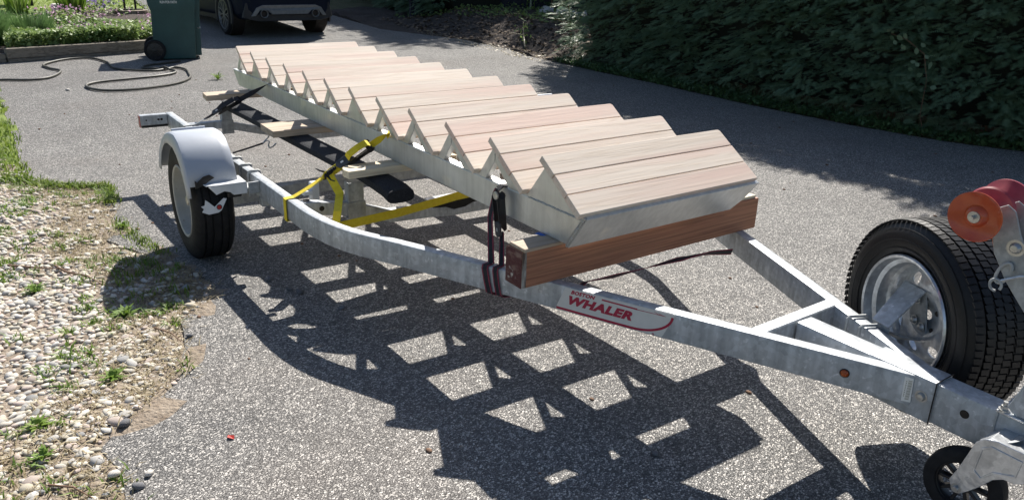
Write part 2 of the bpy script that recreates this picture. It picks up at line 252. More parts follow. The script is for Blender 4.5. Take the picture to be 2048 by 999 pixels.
class MB:
    def __init__(s): s.v = []; s.f = []
    def add(s, vs, fs):
        o = len(s.v); s.v += [tuple(map(float, p)) for p in vs]; s.f += [tuple(i + o for i in f) for f in fs]; return s
    def hexa(s, p):     # 8 points: bottom 4 ccw, top 4 ccw
        return s.add(p, [(3, 2, 1, 0), (4, 5, 6, 7), (0, 1, 5, 4), (1, 2, 6, 5), (2, 3, 7, 6), (3, 0, 4, 7)])
    def box(s, c, size, M=None):
        x, y, z = [a / 2 for a in size]
        P = [Vector(q) for q in ((-x, -y, -z), (x, -y, -z), (x, y, -z), (-x, y, -z), (-x, -y, z), (x, -y, z), (x, y, z), (-x, y, z))]
        if M is not None: P = [M @ q for q in P]
        return s.hexa([q + Vector(c) for q in P])
    def bar(s, a, b, w, h, up=(0, 0, 1), roll=0):   # box from a to b, w sideways, h along up
        a = Vector(a); b = Vector(b); d = (b - a); L = d.length; d.normalize(); up = Vector(up)
        sd_ = d.cross(up).normalized(); u = sd_.cross(d).normalized()
        M = Matrix((d, sd_, u)).transposed()
        if roll: M = Matrix.Rotation(roll, 3, d) @ M
        return s.box((a + b) / 2, (L, w, h), M)
    def prism(s, poly, fn, a, b):   # poly 2D; fn(u,v,w)->point
        n = len(poly); vs = [fn(u, v, a) for u, v in poly] + [fn(u, v, b) for u, v in poly]
        fs = [tuple(range(n))[::-1], tuple(range(n, 2 * n))] + [(i, (i + 1) % n, n + (i + 1) % n, n + i) for i in range(n)]
        return s.add(vs, fs)
    def ringprism(s, outer, inner, fn, a, b):   # same count outer / inner
        n = len(outer); vs = []
        for w in (a, b):
            vs += [fn(u, v, w) for u, v in outer] + [fn(u, v, w) for u, v in inner]
        fs = []
        for i in range(n):
            j = (i + 1) % n
            fs += [(i, j, n + j, n + i)[::-1], (2 * n + i, 2 * n + j, 3 * n + j, 3 * n + i), (i, j, 2 * n + j, 2 * n + i), (n + i, n + j, 3 * n + j, 3 * n + i)[::-1]]
        return s.add(vs, fs)
    def tube(s, path, r, seg=10, flat=1.0, closed=False):
        path = [Vector(p) for p in path]; n = len(path); vs = []; prev = None
        for i, p in enumerate(path):
            if closed: t = path[(i + 1) % n] - path[i - 1]
            else: t = path[min(i + 1, n - 1)] - path[max(i - 1, 0)]
            t.normalize()
            if prev is None:
                ref = Vector((0, 0, 1)) if abs(t.z) < .9 else Vector((1, 0, 0)); u = t.cross(ref).normalized()
            else: u = (prev - t * prev.dot(t)).normalized()
            prev = u; w = t.cross(u); rr = r[i] if isinstance(r, (list, tuple)) else r
            for k in range(seg):
                a = 2 * math.pi * k / seg; vs.append(p + u * math.cos(a) * rr + w * math.sin(a) * rr * flat)
        fs = []
        for i in range(n if closed else n - 1):
            for k in range(seg):
                a = i * seg + k; b = i * seg + (k + 1) % seg; j = ((i + 1) % n) * seg
                fs.append((a, b, j + (k + 1) % seg, j + k))
        if not closed: fs += [tuple(range(seg))[::-1], tuple(range((n - 1) * seg, n * seg))]
        return s.add(vs, fs)
    def ribbon(s, path, w, th, side):   # flat strap; side(i) = width direction
        path = [Vector(p) for p in path]; n = len(path); vs = []
        for i, p in enumerate(path):
            t = (path[min(i + 1, n - 1)] - path[max(i - 1, 0)]).normalized()
            sd_ = Vector(side[i] if isinstance(side, list) else side); sd_ = (sd_ - t * sd_.dot(t)).normalized(); nn = t.cross(sd_)
            for a, b in ((-1, -1), (1, -1), (1, 1), (-1, 1)): vs.append(p + sd_ * a * w / 2 + nn * b * th / 2)
        fs = [(3, 2, 1, 0), tuple(range(4 * n - 4, 4 * n))]
        for i in range(n - 1):
            for k in range(4): a = i * 4 + k; b = i * 4 + (k + 1) % 4; fs.append((a, b, b + 4, a + 4))
        return s.add(vs, fs)
    def lathe(s, prof, c, axis, seg=48, closed=False):   # prof: (radius, along)
        c = Vector(c); ax = Vector(axis).normalized(); ref = Vector((0, 0, 1)) if abs(ax.z) < .9 else Vector((1, 0, 0))
        u = ax.cross(ref).normalized(); w = ax.cross(u); m = len(prof); vs = []
        for k in range(seg):
            a = 2 * math.pi * k / seg; d = u * math.cos(a) + w * math.sin(a)
            for r_, h in prof: vs.append(c + d * r_ + ax * h)
        fs = []
        for k in range(seg):
            j = (k + 1) % seg
            for i in range(m if closed else m - 1):
                i2 = (i + 1) % m; fs.append((k * m + i, j * m + i, j * m + i2, k * m + i2))
        return s.add(vs, fs)
    def cyl(s, a, b, r, seg=16, r2=None):
        a = Vector(a); b = Vector(b); L = (b - a).length
        s.lathe([(r, 0), (r if r2 is None else r2, L)], a, b - a, seg); n = len(s.v) - 2 * seg
        s.f.append(tuple(n + 2 * k for k in range(seg))); s.f.append(tuple(n + 2 * k + 1 for k in range(seg))[::-1]); return s
    def mesh(s, name, mat, bevel=0, smooth=False, segs=1):
        me = bpy.data.meshes.new(name); me.from_pydata(s.v, [], s.f)
        bm = bmesh.new(); bm.from_mesh(me)
        bmesh.ops.recalc_face_normals(bm, faces=bm.faces)
        if bevel:
            bm.edges.ensure_lookup_table()
            ed = [e for e in bm.edges if len(e.link_faces) == 2 and e.calc_face_angle(0) > R(28)]
            bmesh.ops.bevel(bm, geom=ed, offset=bevel, segments=segs, profile=.5, affect='EDGES', clamp_overlap=True)
        bm.to_mesh(me); bm.free(); me.materials.append(mat)
        if smooth:
            me.polygons.foreach_set('use_smooth', [True] * len(me.polygons)); me.update()
            try: me.set_sharp_from_angle(angle=R(19 if bevel else 38))
            except Exception: pass
        return me
    def build(s, name, mat, parent=None, bevel=0, smooth=False, segs=1, **tags):
        return link(name, s.mesh(name, mat, bevel, smooth, segs), parent, **tags)

def link(name, me, parent=None, **tags):
    o = bpy.data.objects.new(name, me); COL.objects.link(o)
    if parent is not None:
        o.parent = parent; L = Vector((0, 0, 0)); q = parent
        o.matrix_parent_inverse = world_of(parent).inverted()
    for k, v in tags.items(): o[{'cat': 'category'}.get(k, k)] = v
    return o
WM = {}
def world_of(o):
    return WM.get(o.name, Matrix.Identity(4))
def thing(name, loc, label, cat, group=None):
    o = bpy.data.objects.new(name, None); COL.objects.link(o); o.location = loc; o.empty_display_size = .1
    WM[o.name] = Matrix.Translation(Vector(loc)); o['label'] = label; o['category'] = cat
    if group: o['group'] = group
    return o
def copytree(o, parent=None):
    c = o.copy(); COL.objects.link(c)
    if parent is not None: c.parent = parent
    for ch in list(o.children): copytree(ch, c)
    return c
def npmesh(name, V, F, mat, smooth=False):
    V = np.asarray(V, dtype=np.float32); F = np.asarray(F, dtype=np.int32); me = bpy.data.meshes.new(name); k = F.shape[1]
    me.vertices.add(len(V)); me.vertices.foreach_set('co', V.ravel()); me.loops.add(F.size); me.loops.foreach_set('vertex_index', F.ravel())
    me.polygons.add(len(F)); me.polygons.foreach_set('loop_start', np.arange(0, F.size, k, dtype=np.int32)); me.polygons.foreach_set('loop_total', np.full(len(F), k, dtype=np.int32))
    if smooth: me.polygons.foreach_set('use_smooth', np.ones(len(F), dtype=bool))
    me.update(calc_edges=True); me.materials.append(mat); return me

# ------------------------------------------------------------------ ground, driveway, lawn, beds
def pt_in(poly, x, y):
    c = False; j = len(poly) - 1
    for i in range(len(poly)):
        xi, yi = poly[i]; xj, yj = poly[j]
        if (yi > y) != (yj > y) and x < (xj - xi) * (y - yi) / (yj - yi) + xi: c = not c
        j = i
    return c
def densify(poly, step, jit=0.0, closed=True):
    out = []; n = len(poly)
    for i in range(n if closed else n - 1):
        a = Vector(poly[i]); b = Vector(poly[(i + 1) % n]); k = max(1, int((b - a).length / step))
        for j in range(k):
            p = a.lerp(b, j / k)
            if jit: p += Vector((rnd.uniform(-jit, jit), rnd.uniform(-jit, jit)))
            out.append((p.x, p.y))
    return out
def sheet(name, poly, z_off, mat, step=.5, lump=0.0, lscale=3.0, near=None, skirt=0.03, hfun=None, **tags):
    pts = [Vector(p) for p in poly]; n = len(pts); edges = [(i, (i + 1) % n) for i in range(n)]
    xs = [p[0] for p in poly]; ys = [p[1] for p in poly]; ins = []
    x = min(xs)
    while x < max(xs):
        y = min(ys)
        while y < max(ys):
            if pt_in(poly, x, y): ins.append(Vector((x + rnd.uniform(-.1, .1) * step, y + rnd.uniform(-.1, .1) * step)))
            y += step
        x += step
    vs, es, fs, _, _, _ = geometry.delaunay_2d_cdt(pts + ins, edges, [], 1, 1e-5)
    def zz(p):
        h = gz(p[0], p[1]) + z_off
        if lump: h += lump * (noise.noise(Vector((p[0] * lscale, p[1] * lscale, 3.1))))
        if hfun: h += hfun(p[0], p[1])
        return h
    V = [(p.x, p.y, zz(p)) for p in vs]; F = [tuple(f) for f in fs if pt_in(poly, *(sum((vs[i] for i in f), Vector((0, 0))) / len(f)))]
    m = MB(); m.v = V; m.f = F
    me = bpy.data.meshes.new(name); me.from_pydata(m.v, [], m.f); me.update()
    bm = bmesh.new(); bm.from_mesh(me); bmesh.ops.recalc_face_normals(bm, faces=bm.faces)
    if bm.faces and sum(f.normal.z for f in bm.faces) < 0: bmesh.ops.reverse_faces(bm, faces=bm.faces)
    if skirt:
        be = [e for e in bm.edges if len(e.link_faces) == 1]; r_ = bmesh.ops.extrude_edge_only(bm, edges=be)
        for v in [g for g in r_['geom'] if isinstance(g, bmesh.types.BMVert)]: v.co.z -= skirt
    bm.to_mesh(me); bm.free(); me.materials.append(mat)
    o = bpy.data.objects.new(name, me); COL.objects.link(o)
    for k, v in tags.items(): o[k] = v
    return o

# one large sheet to the horizon
gx = sorted(set([-260, -180, -120, -80, -60, -45, -36, -30] + [round(-26 + i * .8, 2) for i in range(44)] + [12, 16, 24, 40, 80, 160, 260]))
gy = sorted(set([-260, -160, -90, -50, -30, -20, -14] + [round(-10 + i * .8, 2) for i in range(40)] + [26, 34, 50, 90, 160, 260]))
m = MB(); m.v = [(x, y, gz(x, y) - .035) for x in gx for y in gy]
m.f = [(i * len(gy) + j, (i + 1) * len(gy) + j, (i + 1) * len(gy) + j + 1, i * len(gy) + j + 1) for i in range(len(gx) - 1) for j in range(len(gy) - 1)]
m.build('ground', MT['ground'], smooth=True, kind='structure')

EDGE_L = [(-8.3, -1.40), (-7.2, -1.41), (-6.0, -1.40), (-4.78, -1.42), (-4.30, -1.38), (-4.05, -1.22), (-3.9, -1.05), (-3.52, -.98), (-3.2, -.99), (-2.93, -1.03), (-2.56, -1.12),
          (-2.3, -1.02), (-2.07, -.93), (-1.85, -.82), (-1.66, -.80), (-1.41, -.85), (-1.26, -1.02), (-1.12, -1.05), (-.99, -1.06), (-.78, -1.12), (-.62, -1.22), (-.50, -1.38), (-.37, -1.46), (-.16, -1.44), (.1, -1.46), (.8, -1.6), (2.0, -1.9), (5, -2.2), (9, -2.4)]
EDGE_R = [(9, 7.4), (4, 7.0), (.5, 6.75), (-.78, 6.30), (-1.35, 6.06), (-2.33, 5.93), (-3.63, 5.92), (-5.45, 6.07), (-6.6, 6.1), (-7.67, 6.2), (-8.6, 6.25), (-9.6, 6.55), (-11.0, 6.5), (-11.9, 6.1), (-13.0, 5.6), (-16, 5.6), (-20, 5.8), (-26, 6.0),
          (-26, 2.2), (-20, 2.0), (-15.5, 1.75), (-13.0, 1.5), (-11.35, 1.0), (-11.15, .66), (-10.62, -1.18), (-10.55, -1.9), (-10.2, -2.2), (-9.1, -1.6)]
drv = densify(EDGE_L + EDGE_R, .09, .012)
sheet('driveway', drv, 0.0, MT['asphalt'], step=.5, kind='structure', skirt=.05)

bedpoly = [(-4.2, -1.30), (-3.95, -.95), (-3.3, -.92), (-2.6, -1.0), (-2.0, -.80), (-1.5, -.70), (-1.1, -.95), (-.6, -1.10), (-.3, -1.38), (.3, -1.38), (.9, -1.5), (1.0, -3.6), (-5.4, -3.6), (-5.4, -1.6)]
bed = sheet('pebble_bed', densify(bedpoly, .12, .01), -.005, MT['soil'], step=.10, lump=.02, lscale=5, kind='structure', skirt=.05)
verge = sheet('grass_verge', densify([(-10.4, -2.3), (-9.1, -1.55), (-8.3, -1.36), (-6, -1.36), (-4.6, -1.39), (-4.25, -1.30), (-5.3, -1.8), (-5.4, -5), (-12, -5)], .2, .02), -.008, MT['lawn'], step=.3, lump=.03, kind='structure')
lawn = sheet('lawn', densify([(-15.6, 1.7), (-20, 1.95), (-30, 2.1), (-60, 2.5), (-60, -20), (-15.2, -20), (-15.2, -3), (-16.0, 1.0)], .8), .005, MT['lawn'], step=1.4, lump=.05, lscale=.5, kind='structure')
fb = sheet('flower_bed_soil', densify([(-10.72, -1.9), (-10.66, -1.15), (-11.22, .62), (-11.5, .95), (-13.0, 1.4), (-15.4, 1.6), (-16.2, 1.0), (-15.3, -3.2), (-11, -3.6)], .25), .13, MT['bank'], step=.3, lump=.04, kind='structure', skirt=.2)

# ---- pebbles
def pebble_mesh(k):
    V = []; F = []; n = 8; rings = ((.0, -1), (.75, -.6), (1.0, 0.0), (.72, .68), (0, 1))
    V.append((0, 0, -1))
    for r_, z in rings[1:4]:
        for i in range(n):
            a = 2 * math.pi * i / n; V.append((math.cos(a) * r_, math.sin(a) * r_, z))
    V.append((0, 0, 1))
    for i in range(n): F.append((0, 1 + (i + 1) % n, 1 + i)); F.append((1 + 2 * n + i, 1 + 2 * n + (i + 1) % n, 1 + 3 * n))
    tri = list(F)
    for r_ in range(2):
        for i in range(n):
            a = 1 + r_ * n + i; b = 1 + r_ * n + (i + 1) % n; tri += [(a, b, b + n), (a, b + n, a + n)]
    rr = random.Random(k)
    V = [Vector(v) * (1 + .34 * noise.noise(Vector(v) * 1.3 + Vector((k * 7.1, 0, 0)))) + Vector((rr.uniform(-.06, .06), rr.uniform(-.06, .06), 0)) for v in V]
    return np.array([tuple(v) for v in V]), np.array(tri)
PBS = [pebble_mesh(k) for k in range(6)]
def bedz(x, y): return gz(x, y) - .005 + .02 * noise.noise(Vector((x * 5, y * 5, 3.1)))
cand = []
x = -5.2
while x < .75:
    y = -3.4
    while y < -.7:
        px = x + rnd.uniform(-.016, .016); py = y + rnd.uniform(-.016, .016)
        if pt_in(bedpoly, px, py):
            # distance from asphalt edge decides pebble density
            de = min(math.hypot(px - a, py - b) for a, b in EDGE_L)
            nz_ = noise.noise(Vector((px * 2.3, py * 2.3, 9.0)))
            p = min(1.0, .22 + 2.4 * de + 1.1 * nz_) * (.35 if (-2.4 < px < -1.35 and py > -1.3) else 1)
            if px < -2.6: p *= .30 + .5 * sm(-1.1, -1.7, py) + .25 * nz_
            if not pt_in(drv, px, py) and rnd.random() < p: cand.append((px, py, rnd.uniform(.007, .0195) * (1 + .5 * (rnd.random() < .10))))
        y += .028
    x += .028
CAMP = cam.matrix_world.translation
fwd = -(cam.matrix_world.to_3x3() @ Vector((0, 0, 1)))
def proj(p):
    q = cam.matrix_world.inverted() @ Vector(p)
    if q.z > -.05: return None
    return (512 + 1024 * (cam_d.lens / 36) * q.x / -q.z, 249.5 - 1024 * (cam_d.lens / 36) * q.y / -q.z + 1024 * cam_d.shift_y)
def vis(x, y, z=0, mg=5):
    q = proj((x, y, z)); return q is not None and -mg < q[0] < 1024 + mg and -mg < q[1] < 499 + mg
vc = [c for c in cand if vis(c[0], c[1])]
vc.sort(key=lambda c: -c[2] / ((CAMP - Vector((c[0], c[1], 0))).length))
big = vc[:300]; bigset = set(big); rest = [c for c in cand if c not in bigset and c[0] > -5]
pmesh = {}
for k in range(6):
    for j in range(5):
        pmesh[k, j] = npmesh('pebble', PBS[k][0], PBS[k][1], PEB[j], True)
for i, (px, py, r_) in enumerate(big):
    o = bpy.data.objects.new('pebble', pmesh[rnd.randrange(6), rnd.choice((0, 0, 0, 1, 1, 2, 2, 3, 4))]); COL.objects.link(o); o.parent = bed
    o.location = (px, py, bedz(px, py) + r_ * .12); o.scale = (r_ * rnd.uniform(1.0, 1.45), r_ * rnd.uniform(.75, 1.0), r_ * rnd.uniform(.36, .6))
    o.rotation_euler = (rnd.uniform(-.25, .25), rnd.uniform(-.25, .25), rnd.uniform(0, 6.28))
for j in range(5):
    V = []; F = []; off = 0
    for i, (px, py, r_) in enumerate(rest):
        if i % 5 != j: continue
        v, f = PBS[rnd.randrange(6)]; a = rnd.uniform(0, 6.28); ca, sa = math.cos(a), math.sin(a)
        w = v * np.array([r_ * rnd.uniform(1, 1.4), r_ * rnd.uniform(.75, 1), r_ * rnd.uniform(.4, .65)])
        tx = rnd.uniform(-.3, .3); w[:, 2] += w[:, 0] * tx
        w2 = np.stack([w[:, 0] * ca - w[:, 1] * sa + px, w[:, 0] * sa + w[:, 1] * ca + py, w[:, 2] + bedz(px, py) + r_ * .2], 1)
        V.append(w2); F.append(f + off); off += len(v)
    jj = (0, 1, 2, 0, 3)[j]
    o = link('loose_pebbles', npmesh('loose_pebbles', np.concatenate(V), np.concatenate(F), PEB[jj], True), bed, kind='stuff')

# fine grit between the pebbles
gp_ = [(rnd.uniform(-4.4, .6), rnd.uniform(-2.7, -.72)) for _ in range(14000)]; gp_ = [q for q in gp_ if pt_in(bedpoly, *q) and not pt_in(drv, *q)]
Vg = []; Fg = []; oc = np.array([(1, 0, 0), (0, 1, 0), (-1, 0, 0), (0, -1, 0), (0, 0, .7)]); of_ = np.array([(0, 1, 4), (1, 2, 4), (2, 3, 4), (3, 0, 4)])
for i, (a, b) in enumerate(gp_):
    r_ = rnd.uniform(.002, .0065); t = rnd.uniform(0, 6.28); w = oc * r_ * np.array([rnd.uniform(1, 1.6), 1, rnd.uniform(.6, 1)]); c_, s_ = math.cos(t), math.sin(t)
    Vg.append(np.stack([w[:, 0] * c_ - w[:, 1] * s_ + a, w[:, 0] * s_ + w[:, 1] * c_ + b, w[:, 2] + bedz(a, b) - .0005], 1)); Fg.append(of_ + 5 * i)
link('grit', npmesh('grit', np.concatenate(Vg), np.concatenate(Fg), PEB[1]), bed, kind='stuff')
# crumbled asphalt edge: chips straying over the soil
# ---- grass blades and weeds
def blades(pts, h, w, lean, mat_, name, per=1, spread=.02, zf=None):
    n = len(pts) * per; P = np.repeat(np.array(pts, dtype=float), per, axis=0)[:, :2] + nr.normal(0, spread, (n, 2))
    z = np.array([(zf or gz)(a, b) for a, b in P]); ang = nr.uniform(0, 2 * np.pi, n); ht = h * nr.uniform(.5, 1.3, n); ln = lean * nr.uniform(.2, 1.6, n) * ht
    d = np.stack([np.cos(ang), np.sin(ang)], 1); s_ = np.stack([-np.sin(ang), np.cos(ang)], 1) * (w * nr.uniform(.6, 1.3, n) / 2)[:, None]
    b0 = np.concatenate([P - s_, (z - .005)[:, None]], 1); b1 = np.concatenate([P + s_, (z - .005)[:, None]], 1)
    mid = P + d * (ln * .35)[:, None]; m0 = np.concatenate([mid - s_ * .8, (z + ht * .6)[:, None]], 1); m1 = np.concatenate([mid + s_ * .8, (z + ht * .6)[:, None]], 1)
    tp = np.concatenate([P + d * ln[:, None], (z + ht * .9)[:, None]], 1)
    V = np.stack([b0, b1, m1, m0, tp], 1).reshape(-1, 3); i = np.arange(n)[:, None] * 5
    F = np.concatenate([i + np.array([[0, 1, 2]]), i + np.array([[0, 2, 3]]), i + np.array([[3, 2, 4]])])
    return npmesh(name, V, F, mat_)
def scatter(n, x0, x1, y0, y1, ok=None):
    out = []
    while len(out) < n:
        p = (rnd.uniform(x0, x1), rnd.uniform(y0, y1))
        if ok is None or ok(*p): out.append(p)
    return out
vergeok = lambda x, y: not pt_in(drv, x, y) and noise.noise(Vector((x * 1.6, y * 1.6, 1))) > -.35 and y > -3 + .25 * (x + 4)
o = link('verge_grass', blades(scatter(5200, -9.6, -4.2, -2.6, -1.34, vergeok), .045, .010, .9, MT['grass'], 'verge_grass', 2, .03), kind='stuff', label='bright short grass growing along the left edge of the driveway')
# strip of grass along the bed's upper edge and through the joint
strip = [(x_, -1.42 + .12 * math.sin(x_ * 9)) for x_ in np.linspace(-4.35, -4.0, 40)] + [(-4.05 + .25 * t, -1.36 + .40 * t) for t in np.linspace(0, 1, 70)] + [(-3.85 + .5 * t, -.97 - .02 * t) for t in np.linspace(0, 1, 45)] + [(-2.9 + .75 * t, -1.05 + .13 * t) for t in np.linspace(0, 1, 30)]
strip += scatter(16, -2.25, -1.5, -1.25, -.80, lambda a, b: not pt_in(drv, a, b))
link('seam_grass', blades(strip, .035, .007, 1.0, MT['grass'], 'seam_grass', 9, .03), kind='stuff', label='low grass in the seam between pebbles and asphalt')
wp = scatter(480, -4.6, .2, -2.6, -.85, lambda a, b: not pt_in(drv, a, b) and noise.noise(Vector((a * 2.1, b * 2.1, 5))) > -.15)
link('bed_weeds', blades(wp, .028, .007, 1.3, MT['weed'], 'bed_weeds', 16, .022, bedz), kind='stuff', label='small green weeds sprouting between the pebbles')
dg = scatter(1500, -4.2, .3, -1.8, -.75, lambda a, b: not pt_in(drv, a, b) and min(math.hypot(a - p, b - q) for p, q in EDGE_L) < .34)
link('dry_grass', blades(dg, .018, .005, 2.6, MT['drygrass'], 'dry_grass', 5, .03, bedz), kind='stuff', label='dry brown grass and needles along the asphalt edge')
# individual larger weeds
def plant(name, x, y, n, L, w, label, grp, zf=gz, mat_='weed'):
    m = MB()
    for i in range(n):
        a = rnd.uniform(0, 6.28); l = L * rnd.uniform(.6, 1.2); e = rnd.uniform(.3, 1.1); d = Vector((math.cos(a), math.sin(a), 0)); s_ = Vector((-d.y, d.x, 0)) * w * rnd.uniform(.7, 1.2)
        o_ = Vector((x, y, zf(x, y) - .003)); p1 = o_ + d * l * .45 * math.cos(e) + Vector((0, 0, l * .5 * math.sin(e))); p2 = o_ + d * l * math.cos(e) * .95 + Vector((0, 0, l * .62 * math.sin(e)))
        m.add([o_, p1 - s_, p1 + s_, p2], [(0, 2, 1), (1, 2, 3)])
    o = m.build(name, MT[mat_], label=label, cat='weed', group=grp); return o
wl = [((-1.42, -1.22), 46, .085, .009, 'bright leafy weed at the rim of the fender shadow on the pebbles'), ((-.86, -1.36), 40, .075, .008, 'leafy weed among pebbles nearest the asphalt bulge'),
      ((-.62, -1.62), 34, .07, .008, 'low weed between pebbles above the loose dark stone'), ((-.42, -1.62), 30, .07, .007, 'grassy weed beside the two yellowish pebbles at lower left'),
      ((-1.95, -1.53), 34, .08, .008, 'leafy weed beside the twig on the pebbles'), ((-2.75, -1.02), 36, .07, .006, 'grass tuft growing where asphalt meets soil left of the trailer wheel'),
      ((-1.55, -1.95), 30, .07, .008, 'yellow green weed at the left border of the pebbles'), ((-5.0, -1.62), 60, .11, .014, 'dark leafy clump where grass verge meets the pebbles')]
for (p, n, L, w, lb) in wl: plant('weed', p[0], p[1], n, L, w, lb, 'weeds growing in the pebble bed', bedz)
plant('weed', -8.05, .95, 30, .16, .008, 'small tuft sprouting from the asphalt beside the hose end', 'weeds growing in the pebble bed')

# twigs and loose stones
def twig(pts, r_, label):
    m = MB(); m.tube([(x, y, bedz(x, y) + .012 + h) for x, y, h in pts], [r_ * (1 - .6 * i / (len(pts) - 1)) for i in range(len(pts))], 6); m.build('twig', MT['twig'], smooth=True, label=label, cat='twig', group='dry twigs on the pebbles')
twig([(-2.23, -1.42, .0), (-2.1, -1.38, .01), (-1.98, -1.30, .006), (-1.86, -1.25, 0)], .006, 'long reddish twig lying on the pebbles left of the trailer wheel')
twig([(-2.34, -1.62, .0), (-2.2, -1.48, .01), (-2.16, -1.36, .0)], .005, 'thin forked twig crossing the left pebbles')
twig([(-1.22, -1.14, 0), (-1.12, -1.09, .004), (-1.02, -1.075, 0)], .004, 'short twig at the soil edge beside the asphalt')
twig([(-.24, -1.62, 0), (-.19, -1.56, .008), (-.12, -1.52, 0)], .004, 'pale twig in the bare soil at bottom left')
for (x, y, r_, mm, lb) in ((-.477, -1.375, .022, 'darkstone', 'dark angular stone sitting alone on the asphalt at the pebble edge'), (-1.52, -.54, .020, 'darkstone', 'grey stone on the asphalt between the shadow bars near the wheel'),
                     (-.10, -1.40, .016, 'darkstone', 'black chip of asphalt at the bottom left edge'), (-.15, -1.36, .014, 'stonewhite', 'pale chip lying on the crumbled asphalt edge'), (-.20, -1.45, .018, 'stonewhite', 'pinkish stone on the crumbled asphalt edge at lower left'),
                     (-1.0, -.37, .016, 'darkstone', 'dark lump in the gap of sunlight below the trailer rail'), (-1.28, -.47, .020, 'darkstone', 'dark pebble in sunlight beside the left trailer rail'), (-1.34, -.50, .015, 'darkstone', 'smaller dark pebble beside the left trailer rail'),
                     (-7.8, .3, .03, 'darkstone', 'dark chip on the asphalt inside the hose loop'), (-3.1, 3.1, .03, 'darkstone', 'dark clod on the shaded asphalt right of the stair'), (-7.9, -.75, .022, 'stonewhite', 'pale stone on the asphalt beside the hose'),
                     (-1.06, -1.03, .014, 'darkstone', 'small dark stone at the tip of the soil patch'), (.62, .05, .012, 'darkstone', 'small dark clod on the sunny asphalt below the tongue'), (-3.6, .9, .018, 'darkstone', 'small dark crumb on the asphalt behind the stair')):
    v, f = PBS[rnd.randrange(6)]; o = bpy.data.objects.new('stone', npmesh('stone', v, f, MT[mm], False)); COL.objects.link(o)
    o.location = (x, y, gz(x, y) + r_ * .5); o.scale = (r_ * 1.2, r_, r_ * .7); o.rotation_euler = (rnd.uniform(-.3, .3), rnd.uniform(-.3, .3), rnd.uniform(0, 6)); o['label'] = lb; o['category'] = 'stone'; o['group'] = 'loose stones on the ground'
# scattered dark crumbs, seeds
pp = scatter(170, -9, 2, -1.2, 5.5, lambda a, b: pt_in(drv, a, b))
V = []; F = []; off = 0
for (x, y) in pp:
    v, f = PBS[0]; r_ = rnd.uniform(.004, .011); V.append(v * np.array([r_ * 1.5, r_, r_ * .6]) + np.array([x, y, gz(x, y) + r_ * .3])); F.append(f + off); off += len(v)
link('leaf_crumbs', npmesh('leaf_crumbs', np.concatenate(V), np.concatenate(F), MT['twig']), kind='stuff', label='tiny dark crumbs and seeds strewn over the asphalt')
m = MB(); m.add([(-.235, -1.10, gz(-.2, -1.1) + .004), (-.215, -1.085, gz(-.2, -1.1) + .009), (-.20, -1.09, gz(-.2, -1.1) + .004), (-.218, -1.108, gz(-.2, -1.1) + .008)], [(0, 1, 2, 3)])
m.build('petal', MT['redlabel'], label='tiny red petal on the sunny asphalt at lower left', cat='petal')

# ================================================================== STAIRCASE
P_ = 0.33546; TH = 0.6084; Wd = 0.938; H0 = 0.903; NT = 12
ct, st = math.cos(TH), math.sin(TH)
stair = thing('staircase', (-1.9, .47, H0 - .3025), 'long aluminium staircase with twelve pale fir treads strapped down on the trailer', 'staircase')
def nose(k): return Vector(((k - (NT - 1)) * P_, 0, H0))
DV = Vector((ct, 0, -st)); NV = Vector((st, 0, ct)); YV = Vector((0, 1, 0))
TK = .026; BW = .0884; GAP = .0042
def board_mesh(kind):     # local: x down the tread, y across, z up (tread normal); top at z = 0
    m = MB(); r = .013
    if kind == 'nose':
        pts = [(0, 0)] + [(0, Wd - r)] + [(r - r * math.cos(a), Wd - r + r * math.sin(a)) for a in (R(22), R(45), R(68), R(90))] + [(BW, Wd), (BW, 0)]
    else: pts = [(0, 0), (0, Wd), (BW, Wd), (BW, 0)]
    m.prism(pts, lambda u, v, w: (u, v, w), -TK, 0)
    return m.mesh('tread_board', MT['fir'], bevel=.0018, segs=2, smooth=True)
bmn = board_mesh('nose'); bmm = board_mesh('mid')
Mt = Matrix((DV, YV, NV)).transposed().to_4x4()
for k in range(NT):
    for j in range(3):
        o = link('tread_board', bmn if j == 0 else bmm, stair)
        p = nose(k) + DV * (j * (BW + GAP)) + NV * rnd.uniform(-.0008, .0006) + YV * rnd.uniform(-.0015, .0015)
        o.matrix_parent_inverse = world_of(stair).inverted(); o.matrix_basis = Matrix.Translation(p) @ Mt
def pn(s, t, n): return (s, t, H0 + n)
S0, SF = -11 * P_, 0.0
STR = [(-3.924, -.187), (-3.802 - .02, -.3025), (.122, -.3025), (.2035, -.183), (.17, -.187)]
def stringer(t0, t1):
    m = MB(); poly = [(-3.93, -.193), (-3.815, -.3025), (.120, -.3025), (.200, -.186)]
    m.prism(poly, lambda u, v, w: pn(u, w, v), t0, t1); return m.build('stringer', MT['alu'], stair, bevel=.004, segs=2, smooth=True)
TS = [(.030, .080), (.445, .493), (.858, .908)]
for a, b in TS: stringer(a, b)
